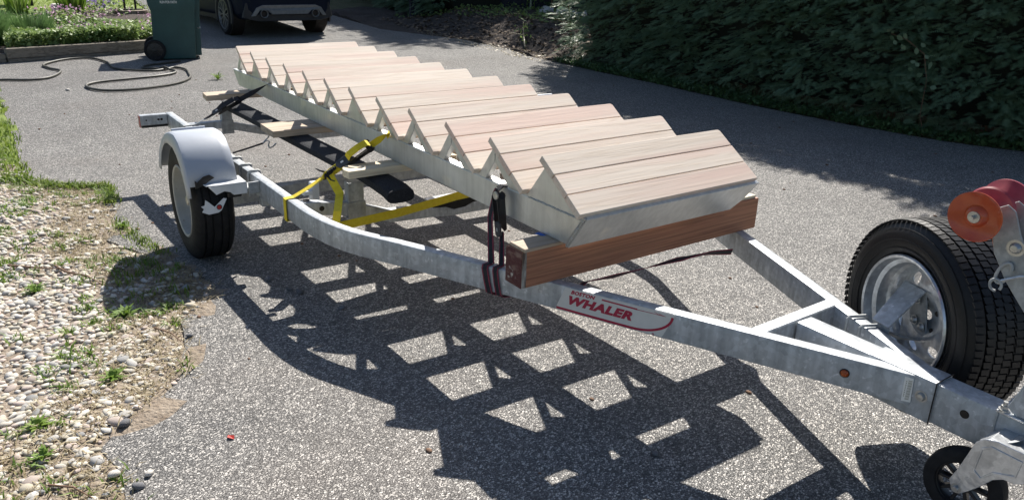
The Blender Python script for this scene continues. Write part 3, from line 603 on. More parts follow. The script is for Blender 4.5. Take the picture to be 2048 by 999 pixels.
# tooth brackets: an A-frame of two legs, or a solid gusset plate
def tooth(k, a, b, solid):
    o_ = (k - (NT - 1)) * P_
    apex = (-.002 + .0 - .015, -.035); L0 = (-.148, -.187); hl = (.2175, -.187)
    u = lambda s_, n_: (o_ + s_, n_)
    A = (.000, -.0315); tk = TK / ct
    # underside of the tread: n = -tan(th)*s - tk
    und = lambda s_: -math.tan(TH) * s_ - tk - .0008
    A = (-.004, und(-.004)); C = (.2215, -.1872); Cs = (.187 - tk) / math.tan(TH); C = (Cs, -.1872); B = (-.128, -.1872)
    outer = [A, B, C]
    if solid:
        m = MB(); m.prism([u(*q) for q in outer], lambda s_, n_, w: pn(s_, w, n_), a + .002, a + .010)
        return m.build('gusset_plate', MT['alu'], stair, bevel=.0015)
    inner = [(-.0065, -.103), (-.071, -.1872 + .0), (.094, -.1872 + .0)]
    m = MB()
    # riser leg
    d1 = a + .001; d2 = a + (.030 if a < .4 else .022)
    m.prism([u(*q) for q in (A, B, inner[1], inner[0])], lambda s_, n_, w: pn(s_, w, n_), d1, d2)
    o1 = m.build('riser_bracket', MT['alu'], stair, bevel=.002)
    m = MB(); m.prism([u(*q) for q in ((A[0] + .001, A[1]), (inner[0][0] + .001, inner[0][1]), inner[2], C)], lambda s_, n_, w: pn(s_, w, n_), d1 - .0006, d2 - .001)
    o2 = m.build('tread_bracket', MT['alu'], stair, bevel=.002)
    # weld where the two legs meet
    m = MB(); q0 = Vector(pn(o_ - .003, d1 - .001, -.05)); q1 = Vector(pn(o_ - .006, d1 - .001, -.100)); path = [q0.lerp(q1, i / 6) + Vector((rnd.uniform(-.001, .001), 0, 0)) for i in range(7)]
    m.tube(path, [.0016 + .0008 * (i % 2) for i in range(7)], 6); m.build('weld_bead', MT['weld'], stair, smooth=True)
for k in range(NT):
    for i, (a, b) in enumerate(TS): tooth(k, a, b, (i != 1 and k in (1, 6, 11)))
# welds between gusset plates and stringer
for k in (1, 6, 11):
    o_ = (k - (NT - 1)) * P_; m = MB(); m.tube([pn(o_ - .11 + .3 * i / 26, .0295, -.1875 + rnd.uniform(-.0015, .0015)) for i in range(27)], [.0022 + .0014 * (i % 2) for i in range(27)], 6); m.build('weld_bead', MT['weld'], stair, smooth=True)
# clips with bolt heads under the treads
cm = MB(); cm.box((0, 0, 0), (.028, .024, .003)); cm.box((-.013, 0, -.013), (.003, .024, .026)); cm.cyl((.002, 0, .001), (.002, 0, .008), .006, 6)
clipm = cm.mesh('tread_clip', MT['zinc'])
for k in range(NT):
    if k in (1, 6, 11): continue
    o = link('tread_clip', clipm, stair); o.matrix_parent_inverse = world_of(stair).inverted(); o.matrix_basis = Matrix.Translation(nose(k) + Vector((-.045, .10, -.168))) @ Matrix.Rotation(R(-20), 4, 'Y')
# front closing plate, chamfered at the lower right corner
def plate(u, v, w):  # u across, v 0..1 along the slope from bottom to top, w thickness forward
    lo = Vector((.1205, 0, H0 - .3035)); hi = Vector((.2135, 0, H0 - .1700)); d = (hi - lo); nn = Vector((d.z, 0, -d.x)).normalized()
    return lo + d * v + nn * w + Vector((0, u, 0))
m = MB(); m.prism([(.031, 0), (.905, 0), (.935, .34), (.950, 1.0), (.031, 1.0)], plate, .009, .0155); m.build('closing_plate', MT['alu'], stair, bevel=.0012)
m = MB(); m.tube([plate(.029 + rnd.uniform(-.0012, .0012), i / 24, .007) for i in range(25)], [.0045 + .0022 * (i % 2) for i in range(25)], 7); m.build('weld_bead', MT['weld'], stair, smooth=True)
m = MB(); m.prism([(.035, 0.97), (.945, .97), (.945, 1.0), (.035, 1.0)], plate, .0, .0095); m.build('plate_lip', MT['alu'], stair)
# rear closing bar
m = MB(); m.bar(pn(-3.87, .082, -.25), pn(-3.87, .443, -.25), .006, .09); m.build('rear_bar', MT['alu'], stair)
m = MB(); m.bar(pn(-3.87, .495, -.25), pn(-3.87, .856, -.25), .006, .09); m.build('rear_bar', MT['alu'], stair)

# ================================================================== BOAT TRAILER
ZR = .447; YC = .545
tr = thing('boat_trailer', (-2.09, YC, gz(-2.09, YC)), 'galvanised single axle boat trailer carrying the aluminium staircase', 'trailer')
OUT = [(-3.775, -.513), (-3.28, -.508), (-1.742, -.482), (-1.18, -.475), (-1.10, -.470), (-1.02, -.461), (-.95, -.450), (-.88, -.434), (-.81, -.413), (-.745, -.386), (-.682, -.355), (-.596, -.312), (-.449, -.243), (.14, .026), (.435, .1602), (.732, .2954), (.885, .3650), (1.066, .4473), (1.172, .4956)]
def sweep_rect(path, w, z0, z1, r=.006, side=1, zf=None):
    """side=1: path is the outer edge, the tube extends to its +left"""
    P = [Vector(p) for p in path]; n = len(P); m = MB(); prof = []
    for cx, cz, a0 in ((w - r, z1 - r, 0), (r, z1 - r, 90), (r, z0 + r, 180), (w - r, z0 + r, 270)):
        for a in (0, 45, 90): prof.append((cx + r * math.cos(R(a0 + a)), cz + r * math.sin(R(a0 + a))))
    k = len(prof)
    for i, p in enumerate(P):
        t1 = (P[i] - P[i - 1]).normalized() if i else (P[1] - P[0]).normalized(); t2 = (P[i + 1] - P[i]).normalized() if i < n - 1 else t1
        t = (t1 + t2).normalized(); nn = Vector((-t.y, t.x)) / max(.5, t.dot(t1)) * side; dz = zf(p.x) if zf else 0
        m.v += [(p.x + nn.x * u, p.y + nn.y * u, v + dz) for u, v in prof]
    for i in range(n - 1):
        for j in range(k): a = i * k + j; b = i * k + (j + 1) % k; m.f.append((a, b, b + k, a + k))
    m.f += [tuple(range(k)), tuple(range((n - 1) * k, n * k))[::-1]]
    return m
def mir(path): return [(x, 2 * YC - y) for x, y in path]
sweep_rect(OUT, .047, ZR - .102, ZR).build('side_rail', MT['galv'], tr, smooth=True)
sweep_rect(mir(OUT), .047, ZR - .102, ZR, side=-1).build('side_rail', MT['galv'], tr, smooth=True)
# rear stub arms with lamp mounts
for sgn in (1, -1):
    f_ = lambda y: y if sgn == 1 else 2 * YC - y
    m = MB(); m.box((-3.745, (f_(-.695) + f_(-.5145)) / 2, ZR - .036), (.056, .18, .072)); a_ = m.build('lamp_arm', MT['galv'], tr, bevel=.004)
    m = MB(); m.box((-3.742, (f_(-.69) + f_(-.5165)) / 2, ZR - .0805), (.046, .172, .016)); m.build('lamp_strip', MT['blackplastic'], a_, bevel=.002)
    m = MB(); m.box((-3.745, f_(-.6968), ZR - .045), (.05, .003, .08)); m.build('red_reflector', MT['redlens'], a_)
    for yy in (-.655, -.60, -.575, -.555):
        m = MB(); m.cyl((-3.7182, f_(yy), ZR - .035), (-3.7165, f_(yy), ZR - .035), .006 if yy in (-.655,) else .009, 10); m.build('bolt_hole', MT['iron'] if yy != -.60 else MT['zinc'], a_)
# V shaped cross members
def vmember(X, pts, w, h, name='cross_member'):
    full = pts + [(2 * YC - y, z) for y, z in pts[::-1]]
    m = MB(); r_ = .004
    vs = [];
    for y, z in full:
        for dx, dz in ((-w / 2, -h), (w / 2, -h), (w / 2, 0), (-w / 2, 0)): vs.append((X + dx, y, z + dz))
    fs = [(0, 1, 2, 3), tuple(range(len(vs) - 4, len(vs)))]
    for i in range(len(full) - 1):
        for k in range(4): a = 4 * i + k; b = 4 * i + (k + 1) % 4; fs.append((a, b, b + 4, a + 4))
    m.add(vs, fs); return m.build(name, MT['galv'], tr, bevel=.003)
vm1 = vmember(-3.37, [(-.462, ZR - .012), (-.24, .436), (-.14, .412), (.04, .364), (.25, .31), (.40, .29)], .05, .052)
vm2 = vmember(-1.30, [(-.432, ZR - .006), (-.387, .440), (-.168, .401), (.03, .330), (.27, .318), (.42, .305)], .05, .066)
m = MB(); m.lathe([(.016, 0), (.016, .0015)], (-1.30, -.40, .4445), (0, 0, 1), 16); m.f.append(tuple(range(0, 32, 2))); m.build('slot_hole', MT['iron'], vm2)
m = MB(); m.cyl((-1.2745, -.335, .40), (-1.2735, -.335, .40), .013, 14); m.build('round_hole', MT['iron'], vm2)
m = MB(); m.cyl((-3.3446, -.40, .41), (-3.3436, -.40, .41), .013, 14); m.build('round_hole', MT['iron'], vm1)
# clamp wraps over the cross members and bunk posts
for X, y0, y1, zt, zb, ztop in ((-3.37, -.235, -.165, .437, .352, .503), (-1.30, -.196, -.116, .404, .325, .503)):
    m = MB(); m.box((X + .029, (y0 + y1) / 2, (zt + zb) / 2), (.006, y1 - y0 + .012, zt - zb + .01)); m.box((X, (y0 + y1) / 2, zb - .004), (.066, y1 - y0 + .012, .006)); m.build('post_clamp', MT['galv_dull'], tr, bevel=.0015)
    m = MB(); m.box((X + .024, (y0 + y1) / 2, (zt + ztop) / 2 - .004), (.006, y1 - y0, ztop - zt + .012)); m.box((X - .002, y0 + .003, (zt + ztop) / 2 - .004), (.046, .006, ztop - zt + .012)); po = m.build('bunk_post', MT['galv_dull'], tr, bevel=.0015)
    y0m, y1m = 2 * YC - y1, 2 * YC - y0
    m = MB(); m.box((X + .024, (y0m + y1m) / 2, (zt + ztop) / 2 - .004), (.006, y1 - y0, ztop - zt + .012)); m.box((X - .002, y1m - .003, (zt + ztop) / 2 - .004), (.046, .006, ztop - zt + .012)); m.build('bunk_post', MT['galv_dull'], tr, bevel=.0015)
# carpeted bunks
def bunk(sg):
    f_ = lambda y: y if sg == 1 else 2 * YC - y
    m = MB(); pts = [(-3.36, -.215, -.075, .559, .507), (-2.9, -.200, -.060, .5595, .508), (-2.0, -.172, -.035, .5595, .508), (-1.25, -.150, -.012, .5595, .509), (-1.02, -.145, -.006, .553, .492), (-.955, -.143, -.004, .540, .476)]
    vs = []; n_ = 14
    for i in range(len(pts)):
        x, a, b, zt, zb = pts[i]; cy_, cz_ = (a + b) / 2, (zt + zb) / 2; hw, hh = (b - a) / 2, (zt - zb) / 2
        for k in range(n_):
            an = 2 * math.pi * k / n_; c_, s_ = math.cos(an), math.sin(an); q = .62
            vs.append((x, f_(cy_ + hw * math.copysign(abs(c_) ** q, c_)), cz_ + hh * math.copysign(abs(s_) ** q, s_)))
    fs = [(i * n_ + k, i * n_ + (k + 1) % n_, (i + 1) * n_ + (k + 1) % n_, (i + 1) * n_ + k) for i in range(len(pts) - 1) for k in range(n_)] + [tuple(range(n_)), tuple(range(len(vs) - n_, len(vs)))]
    m.add(vs, fs); m.build('bunk', MT['carpet'], tr, smooth=True)
bunk(1); bunk(-1)
# keel pad in the middle of the forward cross member
m = MB(); m.prism([(.25, 0), (.30, .030), (.42, .042), (.60, .040), (.74, .022), (.70, .0), (.64, -.016), (.58, -.004), (.50, -.006), (.45, -.024), (.38, -.028), (.33, -.008)], lambda u, v, w: (-1.262 + w, u, .318 + v), 0, .03)
m.build('keel_pad', MT['rubber'], tr, bevel=.003)
m = MB(); m.box((-1.30, .47, .337), (.09, .42, .012)); m.build('keel_plate', MT['galv_shiny'], tr, bevel=.002)
# axle, leaf springs
m = MB(); m.bar((-2.09, -.575, .268), (-2.09, 1.665, .268), .072, .072); m.build('axle', MT['galv_dull'], tr, bevel=.004)
for yy in (-.458, 2 * YC + .458):
    for q in range(3):
        m = MB(); L = .33 - .08 * q; path = [(-2.09 + L * u, yy, .318 + .012 - .0075 * q + .028 * (1 - abs(u)) * -1 + .028) for u in np.linspace(-1, 1, 13)]
        m.ribbon(path, .045, .0065, (0, 1, 0)); m.build('leaf_spring', MT['galv_dull'], tr)
    for xx in (-2.44, -1.75):
        m = MB(); m.box((xx, yy, .330), (.05, .054, .05)); m.build('spring_hanger', MT['galv_dull'], tr, bevel=.003)
m = MB(); m.box((-1.50, -.285, .415), (.045, .040, .11)); m.box((-1.475, -.33, .425), (.03, .05, .022)); m.build('white_clip', MT['white_paint'], tr, bevel=.004)
# wheels
def tyre(name, c, ax, Rr, Ri, wd, mat_, parent, grooves=True, seg=72):
    h = wd / 2; g = .006
    prof = [(Ri, h * .84), (Ri + .012, h * .96), (Ri + (Rr - Ri) * .35, h * 1.05), (Ri + (Rr - Ri) * .62, h * 1.05), (Rr - .028, h * .97), (Rr - .012, h * .86), (Rr - .004, h * .78)]
    if grooves:
        k = [(.62, .55), (.26, .19), (-.19, -.26), (-.55, -.62)]
        for a, b in k: prof += [(Rr, h * a + .002), (Rr - .008, h * a), (Rr - .008, h * b), (Rr, h * b - .002)]
    prof += [(Rr - .004, -h * .78), (Rr - .012, -h * .86), (Rr - .028, -h * .97), (Ri + (Rr - Ri) * .62, -h * 1.05), (Ri + (Rr - Ri) * .35, -h * 1.05), (Ri + .012, -h * .96), (Ri, -h * .84)]
    m = MB(); m.lathe(prof, c, ax, seg, closed=True); return m.build(name, mat_, parent, smooth=True)
def road_wheel(yo, sg):
    w = thing_part('wheel', (-2.11, yo, .28), tr)
    ax = (0, -sg, 0); c = Vector((-2.11, yo + sg * .1, .28 if sg == 1 else .25))
    tyre('tyre', c, ax, .320, .184, .196, MT['rubber'], w)
    m = MB(); prof = [(.190, .090), (.197, .096), (.192, .100), (.183, .096), (.178, .075), (.176, .05), (.168, .035), (.166, .0), (.160, -.012), (.150, -.008), (.138, .010), (.110, .018), (.075, .012), (.050, .006)]
    m.lathe(prof, c, ax, 56); m.lathe([(.186, -.085), (.172, -.04), (.168, .01)], c, ax, 56)
    m.build('rim', MT['rimpaint'], w, smooth=True)
    m = MB(); m.lathe([(.0, .074), (.022, .074), (.028, .070), (.029, .02), (.05, .008)], c, ax, 24); m.build('hub', MT['zinc'], w, smooth=True)
    A = Vector(ax)
    for i in range(5):
        a = R(72 * i + 20); q = c + Vector((math.cos(a), 0, math.sin(a))) * .057; m = MB(); m.cyl(q + A * .010, q + A * .032, .010, 6); m.build('lug_nut', MT['iron'], w)
    for i in range(8):
        a = R(45 * i + 5); q = c + Vector((math.cos(a), 0, math.sin(a))) * .118; m = MB(); m.cyl(q + A * .0165, q + A * .0188, .018, 12); m.build('vent_hole', MT['iron'], w)
    q = c + Vector((math.cos(R(-62)), 0, math.sin(R(-62)))) * .150; m = MB(); m.cyl(q + A * .0, q + A * .07 + Vector((.01, 0, .0)), .0045, 8); m.build('valve_stem', MT['rubber'], w)
def thing_part(name, loc, parent):
    o = bpy.data.objects.new(name, None); COL.objects.link(o); o.empty_display_size = .05; o.parent = parent; o.matrix_parent_inverse = world_of(parent).inverted(); o.location = loc
    WM[o.name] = Matrix.Translation(Vector(loc)); return o
road_wheel(-.798, 1); road_wheel(2 * YC + .665, -1)
# fenders
FO = [(-2.515, .385), (-2.475, .455), (-2.42, .520), (-2.33, .585), (-2.235, .632), (-2.14, .657), (-2.03, .660), (-1.955, .640), (-1.885, .590), (-1.83, .52), (-1.795, .44), (-1.785, .385)]
FI = [(-2.43, .385), (-2.405, .44), (-2.36, .50), (-2.30, .545), (-2.24, .575), (-2.16, .592), (-2.05, .590), (-1.98, .565), (-1.92, .52), (-1.885, .47), (-1.855, .42), (-1.835, .375)]
def fender(sg, torn):
    Y = lambda y: y if sg == 1 else 2 * YC - y - .12
    m = MB(); n = len(FO); t = .004
    # rolled cross section: outer skirt, rounded shoulder, top, inner edge
    sec = [(-.822, 'I'), (-.822, .45), (-.820, .80), (-.812, .95), (-.795, 1.0), (-.62, 1.0), (-.590, .97), (-.575, .86), (-.572, .70)]
    vs = []
    for i in range(n):
        o_ = Vector(FO[i]); i_ = Vector(FI[i])
        for y, q in sec:
            p = i_ if q == 'I' else i_.lerp(o_, q); vs.append((p.x, Y(y), p.y))
    k = len(sec); fs = []
    for i in range(n - 1):
        for j in range(k - 1):
            if torn and i >= n - 2 and j >= 3: continue
            fs.append((i * k + j, i * k + j + 1, (i + 1) * k + j + 1, (i + 1) * k + j))
    m.add(vs, fs); me = m.mesh('fender', MT['fender'], smooth=True)
    o = link('fender', me, tr); sol = o.modifiers.new('thickness', 'SOLIDIFY'); sol.thickness = .0045; sol.offset = -1
    m = MB(); m.tube([(-2.19, Y(y), .650 + .003) for y in np.linspace(-.79, -.62, 5)], .007, 8); m.build('fender_ridge', MT['fender'], o, smooth=True)
    return o
fl = fender(1, True); fender(-1, False)
m = MB(); m.prism([(-.786, .472), (-.775, .460), (-.745, .486), (-.714, .493), (-.690, .475), (-.717, .460), (-.740, .444), (-.766, .432), (-.786, .428)], lambda u, v, w: (-1.797 + w, u, v), 0, .003)
m.build('torn_edge', MT['blackplastic'], fl)
def step(front, sg):
    Y = lambda y: y if sg == 1 else 2 * YC - y
    xa, xb = (-1.90, -1.745) if front else (-2.56, -2.43); z = .447 if front else .425
    yo = -.765 if front else -.70
    m = MB(); top = [(xa, -.575), (xa + .03, yo + .01), (xb - .015, yo + .02), (xb, -.70), (xb, -.548), (xa + .02, -.548)]
    m.prism(top, lambda u, v, w: (u, Y(v), w), z - .005, z)
    m.prism([(-.548, z - .005), (-.548, z - .062), (-.615, z - .062), (-.632, z - .045), (-.66, z - .036), (-.700, z - .050), (-.715, z - .030), (-.735, z - .006)], lambda u, v, w: (xb - .004 + w, Y(u), v), 0, .004)
    m.box(((xa + xb) / 2, Y(-.5465), z - .032), (xb - xa - .01, .004, .05))
    return m.build('fender_step', MT['white_paint'], tr, bevel=.0012)
s1 = step(True, 1); step(False, 1); step(True, -1)
m = MB(); m.box((-1.80, -.525, .405), (.10, .036, .012)); m.box((-1.752, -.511, .408), (.012, .055, .062)); m.build('step_bracket', MT['galv_dull'], tr, bevel=.0015)
m = MB(); m.box((-1.83, -.60, .375), (.09, .07, .03)); m.build('wiring_box', MT['blackplastic'], tr, bevel=.004)
# broken marker lamp hanging below the step
m = MB(); m.prism([(-.780, .348), (-.762, .352), (-.756, .378), (-.738, .362), (-.716, .338), (-.668, .376), (-.652, .372), (-.684, .318), (-.700, .308), (-.748, .304), (-.778, .320), (-.768, .334)], lambda u, v, w: (-1.745 + w + (v - .34) * -.15, u, v), 0, .003)
bl = m.build('broken_lamp_plate', MT['white_paint'], tr)
m = MB(); m.lathe([(0, .005), (.007, .004), (.0105, 0)], (-1.7405, -.694, .334), (1, 0, .1), 20); m.build('amber_lens', MT['redlens'], bl, smooth=True)
m = MB(); m.lathe([(.0105, .0005), (.013, .002), (.014, 0)], (-1.7415, -.694, .334), (1, 0, .1), 20); m.build('lens_gasket', MT['rubber'], bl, smooth=True)
# U bolts over the rails at the axle
def ubolt(x, yo, yi, zt, zb, r_=.0065, parent=tr, sk=0.0):
    m = MB(); q = .012; pts = [(x, yo, zb), (x, yo, zt - q), (x, yo + (q * .3 if yi > yo else -q * .3), zt - q * .3), (x, yo + (q if yi > yo else -q), zt), (x + sk, yi - (q if yi > yo else -q), zt), (x + sk, yi - (q * .3 if yi > yo else -q * .3), zt - q * .3), (x + sk, yi, zt - q), (x + sk, yi, zb)]
    m.tube(pts, r_, 8); return m.build('u_bolt', MT['galv_dull'], parent, smooth=True)
for x in (-2.225, -2.05, -1.905):
    yo = -.485 - .0075 - (-2.05 - x) * 0.01
    ubolt(x, yo - .002, yo + .062, ZR + .0075, ZR - .13); ubolt(x, 2 * YC - yo, 2 * YC - yo - .062, ZR + .0075, ZR - .13)
# decal with lettering on the outer face of the left rail
DR = Vector((1, .455, 0)).normalized(); NR = Vector((DR.y, -DR.x, 0)); P0 = Vector((.14, .026, ZR - .102))
def face(u, v, w=0): return P0 + DR * u + Vector((0, 0, v)) + NR * w
m = MB(); m.prism([(-.001, .0985), (-.038, .006), (.372, .006), (.412, .0985)], face, .0002, .0008); dec = m.build('decal', MT['decal'], tr)
def textmesh(body, size, mat_, name, parent, fn, shear=0.0, bold=0.0, xs=1.0, ex=.0004, space=1.0):
    c = bpy.data.curves.new(name, 'FONT'); c.body = body; c.size = size; c.offset = bold; c.extrude = ex; c.shear = shear; c.space_character = space; c.resolution_u = 3
    o = bpy.data.objects.new(name, c); COL.objects.link(o); dg = bpy.context.evaluated_depsgraph_get(); dg.update(); me = bpy.data.meshes.new_from_object(o.evaluated_get(dg)); bpy.data.objects.remove(o); bpy.data.curves.remove(c)
    for v in me.vertices: v.co = fn(v.co.x * xs, v.co.y, v.co.z)
    me.name = name; me.materials.clear(); me.materials.append(mat_); return link(name, me, parent)
textmesh('BOSTON', .0190, MT['crimson'], 'lettering', dec, lambda x, y, z: face(.021 + x, .0790 + y, .0015 + z), shear=.35, bold=.0009, xs=1.14, space=1.08)
textmesh('WHALER', .0440, MT['crimson'], 'lettering', dec, lambda x, y, z: face(.006 + x, .0380 + y, .0015 + z), shear=.35, bold=.0026, xs=1.30, space=1.12)
def stripe(pts, w, name='decal_stripe'):
    P = [Vector(p) for p in pts]; L = []; Rr_ = []
    for i, p in enumerate(P):
        t = (P[min(i + 1, len(P) - 1)] - P[max(i - 1, 0)]).normalized(); nn = Vector((-t.y, t.x)); ww = (w[i] if isinstance(w, list) else w) / 2
        L.append(p + nn * ww); Rr_.append(p - nn * ww)
    m = MB()
    for i in range(len(P) - 1):
        m.hexa([face(*a, h) for h in (.0009, .0016) for a in (Rr_[i], Rr_[i + 1], L[i + 1], L[i])])
    return m.build(name, MT['crimson'], dec)
stripe([(.143, .086), (.276, .0845)], .0055); stripe([(.274, .0835), (.330, .0845), (.379, .0845)], [.0022, .0016, .0008])
stripe([(.338, .092), (.350, .0862), (.362, .0855)], [.0006, .0016, .0008]); stripe([(.352, .0905), (.366, .086), (.378, .0847)], [.0006, .0016, .0006])
stripe([(-.034, .0115), (.107, .0105), (.261, .0105)] + [(.261 + .135 * math.sin(a) * 1.05, .0105 + .078 * (1 - math.cos(a)) ** 1.0) for a in np.linspace(.15, 1.55, 14)], .0085)
m = MB(); m.ringprism([(.340 + .0038 * math.cos(a), .0085 + .0038 * math.sin(a)) for a in np.linspace(0, 2 * math.pi, 16, endpoint=False)], [(.340 + .002 * math.cos(a), .0085 + .002 * math.sin(a)) for a in np.linspace(0, 2 * math.pi, 16, endpoint=False)], face, .0009, .0016); m.build('registered_mark', MT['crimson'], dec)
# amber marker lamp, serial label, bolted nose flange
mk = face(.95, .052, .0008)
m = MB(); m.lathe([(.0145, 0), (.0145, .003), (.0125, .004)], mk, NR, 24); ml_ = m.build('marker_lamp', MT['rubber'], tr, smooth=True)
m = MB(); m.lathe([(0, .007), (.006, .0068), (.0115, .004), (.0125, .002)], mk, NR, 24); m.build('amber_lens', MT['amber'], ml_, smooth=True)
m = MB(); m.prism([(1.112, .012), (1.137, .014), (1.132, .091), (1.109, .092)], face, .0004, .0010); lab = m.build('serial_label', MT['labelpaper'], tr)
for i in range(22):
    a = .020 + i * .0029; m = MB(); m.hexa([face(1.1205 + dx, a + dz, h) for h in (.0010, .0013) for dx, dz in ((0, 0), (.0105, .0006), (.0105, .0006 + .0010 + .0008 * (i % 3 == 0)), (0, .0010 + .0008 * (i % 3 == 0)))]); m.build('barcode_bar', MT['ink'], lab)
for i in range(9):
    a = .028 + i * .006; m = MB(); m.hexa([face(1.1150 + dx, a + dz, h) for h in (.0010, .0013) for dx, dz in ((0, 0), (.0022, .0002), (.0022, .0038), (0, .0036))]); m.build('label_print', MT['ink'], lab)
m = MB(); m.prism([(1.128, -.016), (1.180, -.020), (1.186, -.012), (1.182, .090), (1.128, .096)], face, -.030, -.0245)
# tongue beam
TG = [(.770, .5045), (1.18, .5045), (1.30, .5045), (2.20, .5045)]
sweep_rect(TG, .081, ZR - .127, ZR - .0015).build('tongue_beam', MT['galv'], tr, smooth=True)
sweep_rect([(1.03, .4985), (1.232, .4985)], .0925, ZR - .131, ZR + .0035).build('tongue_sleeve', MT['galv'], tr, smooth=True)
m = MB(); m.tube([(1.2335, .4985 - .001, ZR - .131), (1.2335, .4975, ZR + .0045), (1.2335, .592, ZR + .0045)], .0018, 6); m.build('weld_seam', MT['iron'], tr, smooth=True)
for q in ((1.200, .4965, ZR - .055),):
    m = MB(); m.lathe([(0, .011), (.010, .010), (.0125, .005), (.013, 0), (.018, 0), (.018, -.001)], q, (0, -1, 0), 20); m.build('carriage_bolt', MT['zinc'], tr, smooth=True)
m = MB(); m.cyl((1.318, .5040, ZR - .052), (1.318, .5032, ZR - .052), .0125, 20); m.build('round_hole', MT['iron'], tr)
# cross brace between the rails
m = MB(); m.bar((.7385, .333, ZR - .050), (.7385, .757, ZR - .050), .05, .1); m.build('cross_brace', MT['galv'], tr, bevel=.004)
for yy in (.435, .655): m = MB(); m.cyl((.7637, yy, ZR - .045), (.7645, yy, ZR - .045), .009, 14); m.build('round_hole', MT['iron'], tr)
m = MB(); m.cyl((.86, .5038, ZR - .06), (.86, .5030, ZR - .06), .012, 16); m.build('round_hole', MT['iron'], tr)

# ---- spare wheel
sa = -.447; SX = Vector((math.cos(sa), math.sin(sa), 0)); SN = Vector((-math.sin(sa), math.cos(sa), 0))   # SN points away from camera side
SCn = Vector((0.9728, 0.7625, 0.4854))
sw = thing_part('spare_wheel', tuple(SCn), tr)
axs = -SN                                        # towards the trailer
cc = SCn + SN * .1024
tyre('tyre', cc, axs, .318, .200, .210, MT['rubber_new'], sw, True, 96)
# tread blocks
m = MB(); nb = 84
for i in range(nb):
    a0 = 2 * math.pi * i / nb
    for j, (h0, h1, sk) in enumerate(((-.094, -.070, .0), (-.060, -.034, .25), (-.026, .0, .55), (.004, .028, .1), (.036, .062, .45), (.070, .094, .0))):
        a = a0 + sk * 2 * math.pi / nb; w_ = 2 * math.pi / nb * (.76 if j in (0, 5) else .80); z_ = []
        for rr in (.3255, .3305):
            for (aa, hh) in ((a, h0), (a + w_, h0 + .004), (a + w_, h1 + .004), (a, h1)): z_.append(cc + (SX * math.cos(aa) + Vector((0, 0, 1)) * math.sin(aa)) * (rr * .975 - (.004 if abs(hh) > .085 else 0)) + axs * hh)
        m.hexa(z_)
m.build('tread_blocks', MT['rubber_new'], sw, kind='stuff')
for rr, hh in ((.298, .1100), (.232, .1115), (.262, .1135)):
    m = MB(); m.tube([cc + (SX * math.cos(a) + Vector((0, 0, 1)) * math.sin(a)) * rr * .975 + axs * (hh * .975 - .0005) for a in np.linspace(0, 2 * math.pi, 72, endpoint=False)], .0018, 5, closed=True); m.build('sidewall_ring', MT['rubber_new'], sw, smooth=True)
m = MB(); prof = [(.203, .098), (.210, .105), (.206, .111), (.198, .108), (.195, .096), (.193, .078), (.180, .070), (.177, .052), (.177, .034), (.168, .026), (.166, .010), (.160, -.0), (.158, -.02), (.164, -.045), (.178, -.075), (.200, -.095)]
m.lathe([(a_ * .975, b_ * .975) for a_, b_ in prof], cc, axs, 72); m.build('rim', MT['galv_shiny'], sw, smooth=True)
# disc with slots, at the far side of the rim
def discpt(u, v, w): return cc + SX * u * .975 + Vector((0, 0, 1)) * v * .975 + axs * w
n_ = 8
dishf = lambda r_: .006 + .020 * math.sin(min(1, max(0, (r_ - .03) / .13)) * math.pi)
def polar(r_, a_, w): return discpt(r_ * math.cos(a_), r_ * math.sin(a_), dishf(r_) - .010 + w)
for i in range(n_):
    a0 = 2 * math.pi * (i + .5) / n_ + .2; hw = math.pi / n_; N = 24; outer = []; inner = []
    for q in range(N):
        t = 2 * math.pi * q / N; cx, sx = math.cos(t), math.sin(t); k_ = 1 / max(abs(cx), abs(sx)); ox, oy = cx * k_, sx * k_
        outer.append((.118 + .044 * ox, a0 + hw * oy)); inner.append((.127 + .021 * cx * (1 - .15 * sx * sx), a0 + .17 * sx))
    m = MB(); m.ringprism(outer, inner, polar, 0, .004); m.build('wheel_spoke', MT['galv_shiny'], sw, smooth=True)
m = MB(); m.lathe([(.016, dishf(.016) - .006), (.03, dishf(.03) - .006), (.045, dishf(.045) - .006), (.06, dishf(.06) - .006), (.0745, dishf(.0745) - .006)], cc, axs, 40); m.build('wheel_centre', MT['galv_shiny'], sw, smooth=True)
for i in range(5):
    a = 2 * math.pi * i / 5 + .5; m = MB(); m.cyl(discpt(.057 * math.cos(a), .057 * math.sin(a), .0115), discpt(.057 * math.cos(a), .057 * math.sin(a), .0135), .009, 12); m.build('bolt_hole', MT['iron'], sw)
# spare carrier bracket: a bent strap plate on the rail and two U bolts
br = thing_part('spare_carrier', (.95, .72, ZR), tr)
def bp_(u, v, w): return Vector((.888, .700, ZR)) + SX * u + Vector((0, 0, 1)) * v + SN * w
def slab(pts, off, name, mat_):
    P = [Vector(p) for p in pts]; nn = (P[1] - P[0]).cross(P[2] - P[0]).normalized() * off; n = len(P); m = MB()
    m.add(P + [p + nn for p in P], [tuple(range(n))[::-1], tuple(range(n, 2 * n))] + [(i, (i + 1) % n, n + (i + 1) % n, n + i) for i in range(n)]); return m.build(name, mat_, br, bevel=.0012)
slab([(0.905, 0.722, 0.455), (0.972, 0.702, 0.455), (1.0011, 0.8405, 0.5624), (0.9075, 0.8863, 0.5575)], .006, 'carrier_arm', MT['galv'])
slab([(.905, .722, .455), (.972, .702, .455), (.976, .700, .385), (.910, .722, .385)], .006, 'carrier_foot', MT['galv_dull'])
slab([(0.9095, 0.8883, 0.5556), (1.0011, 0.8444, 0.5605), (1.0323, 0.8288, 0.4279), (1.0138, 0.8376, 0.3986), (0.928, 0.8795, 0.3606)], .006, 'carrier_plate', MT['galv_dull'])
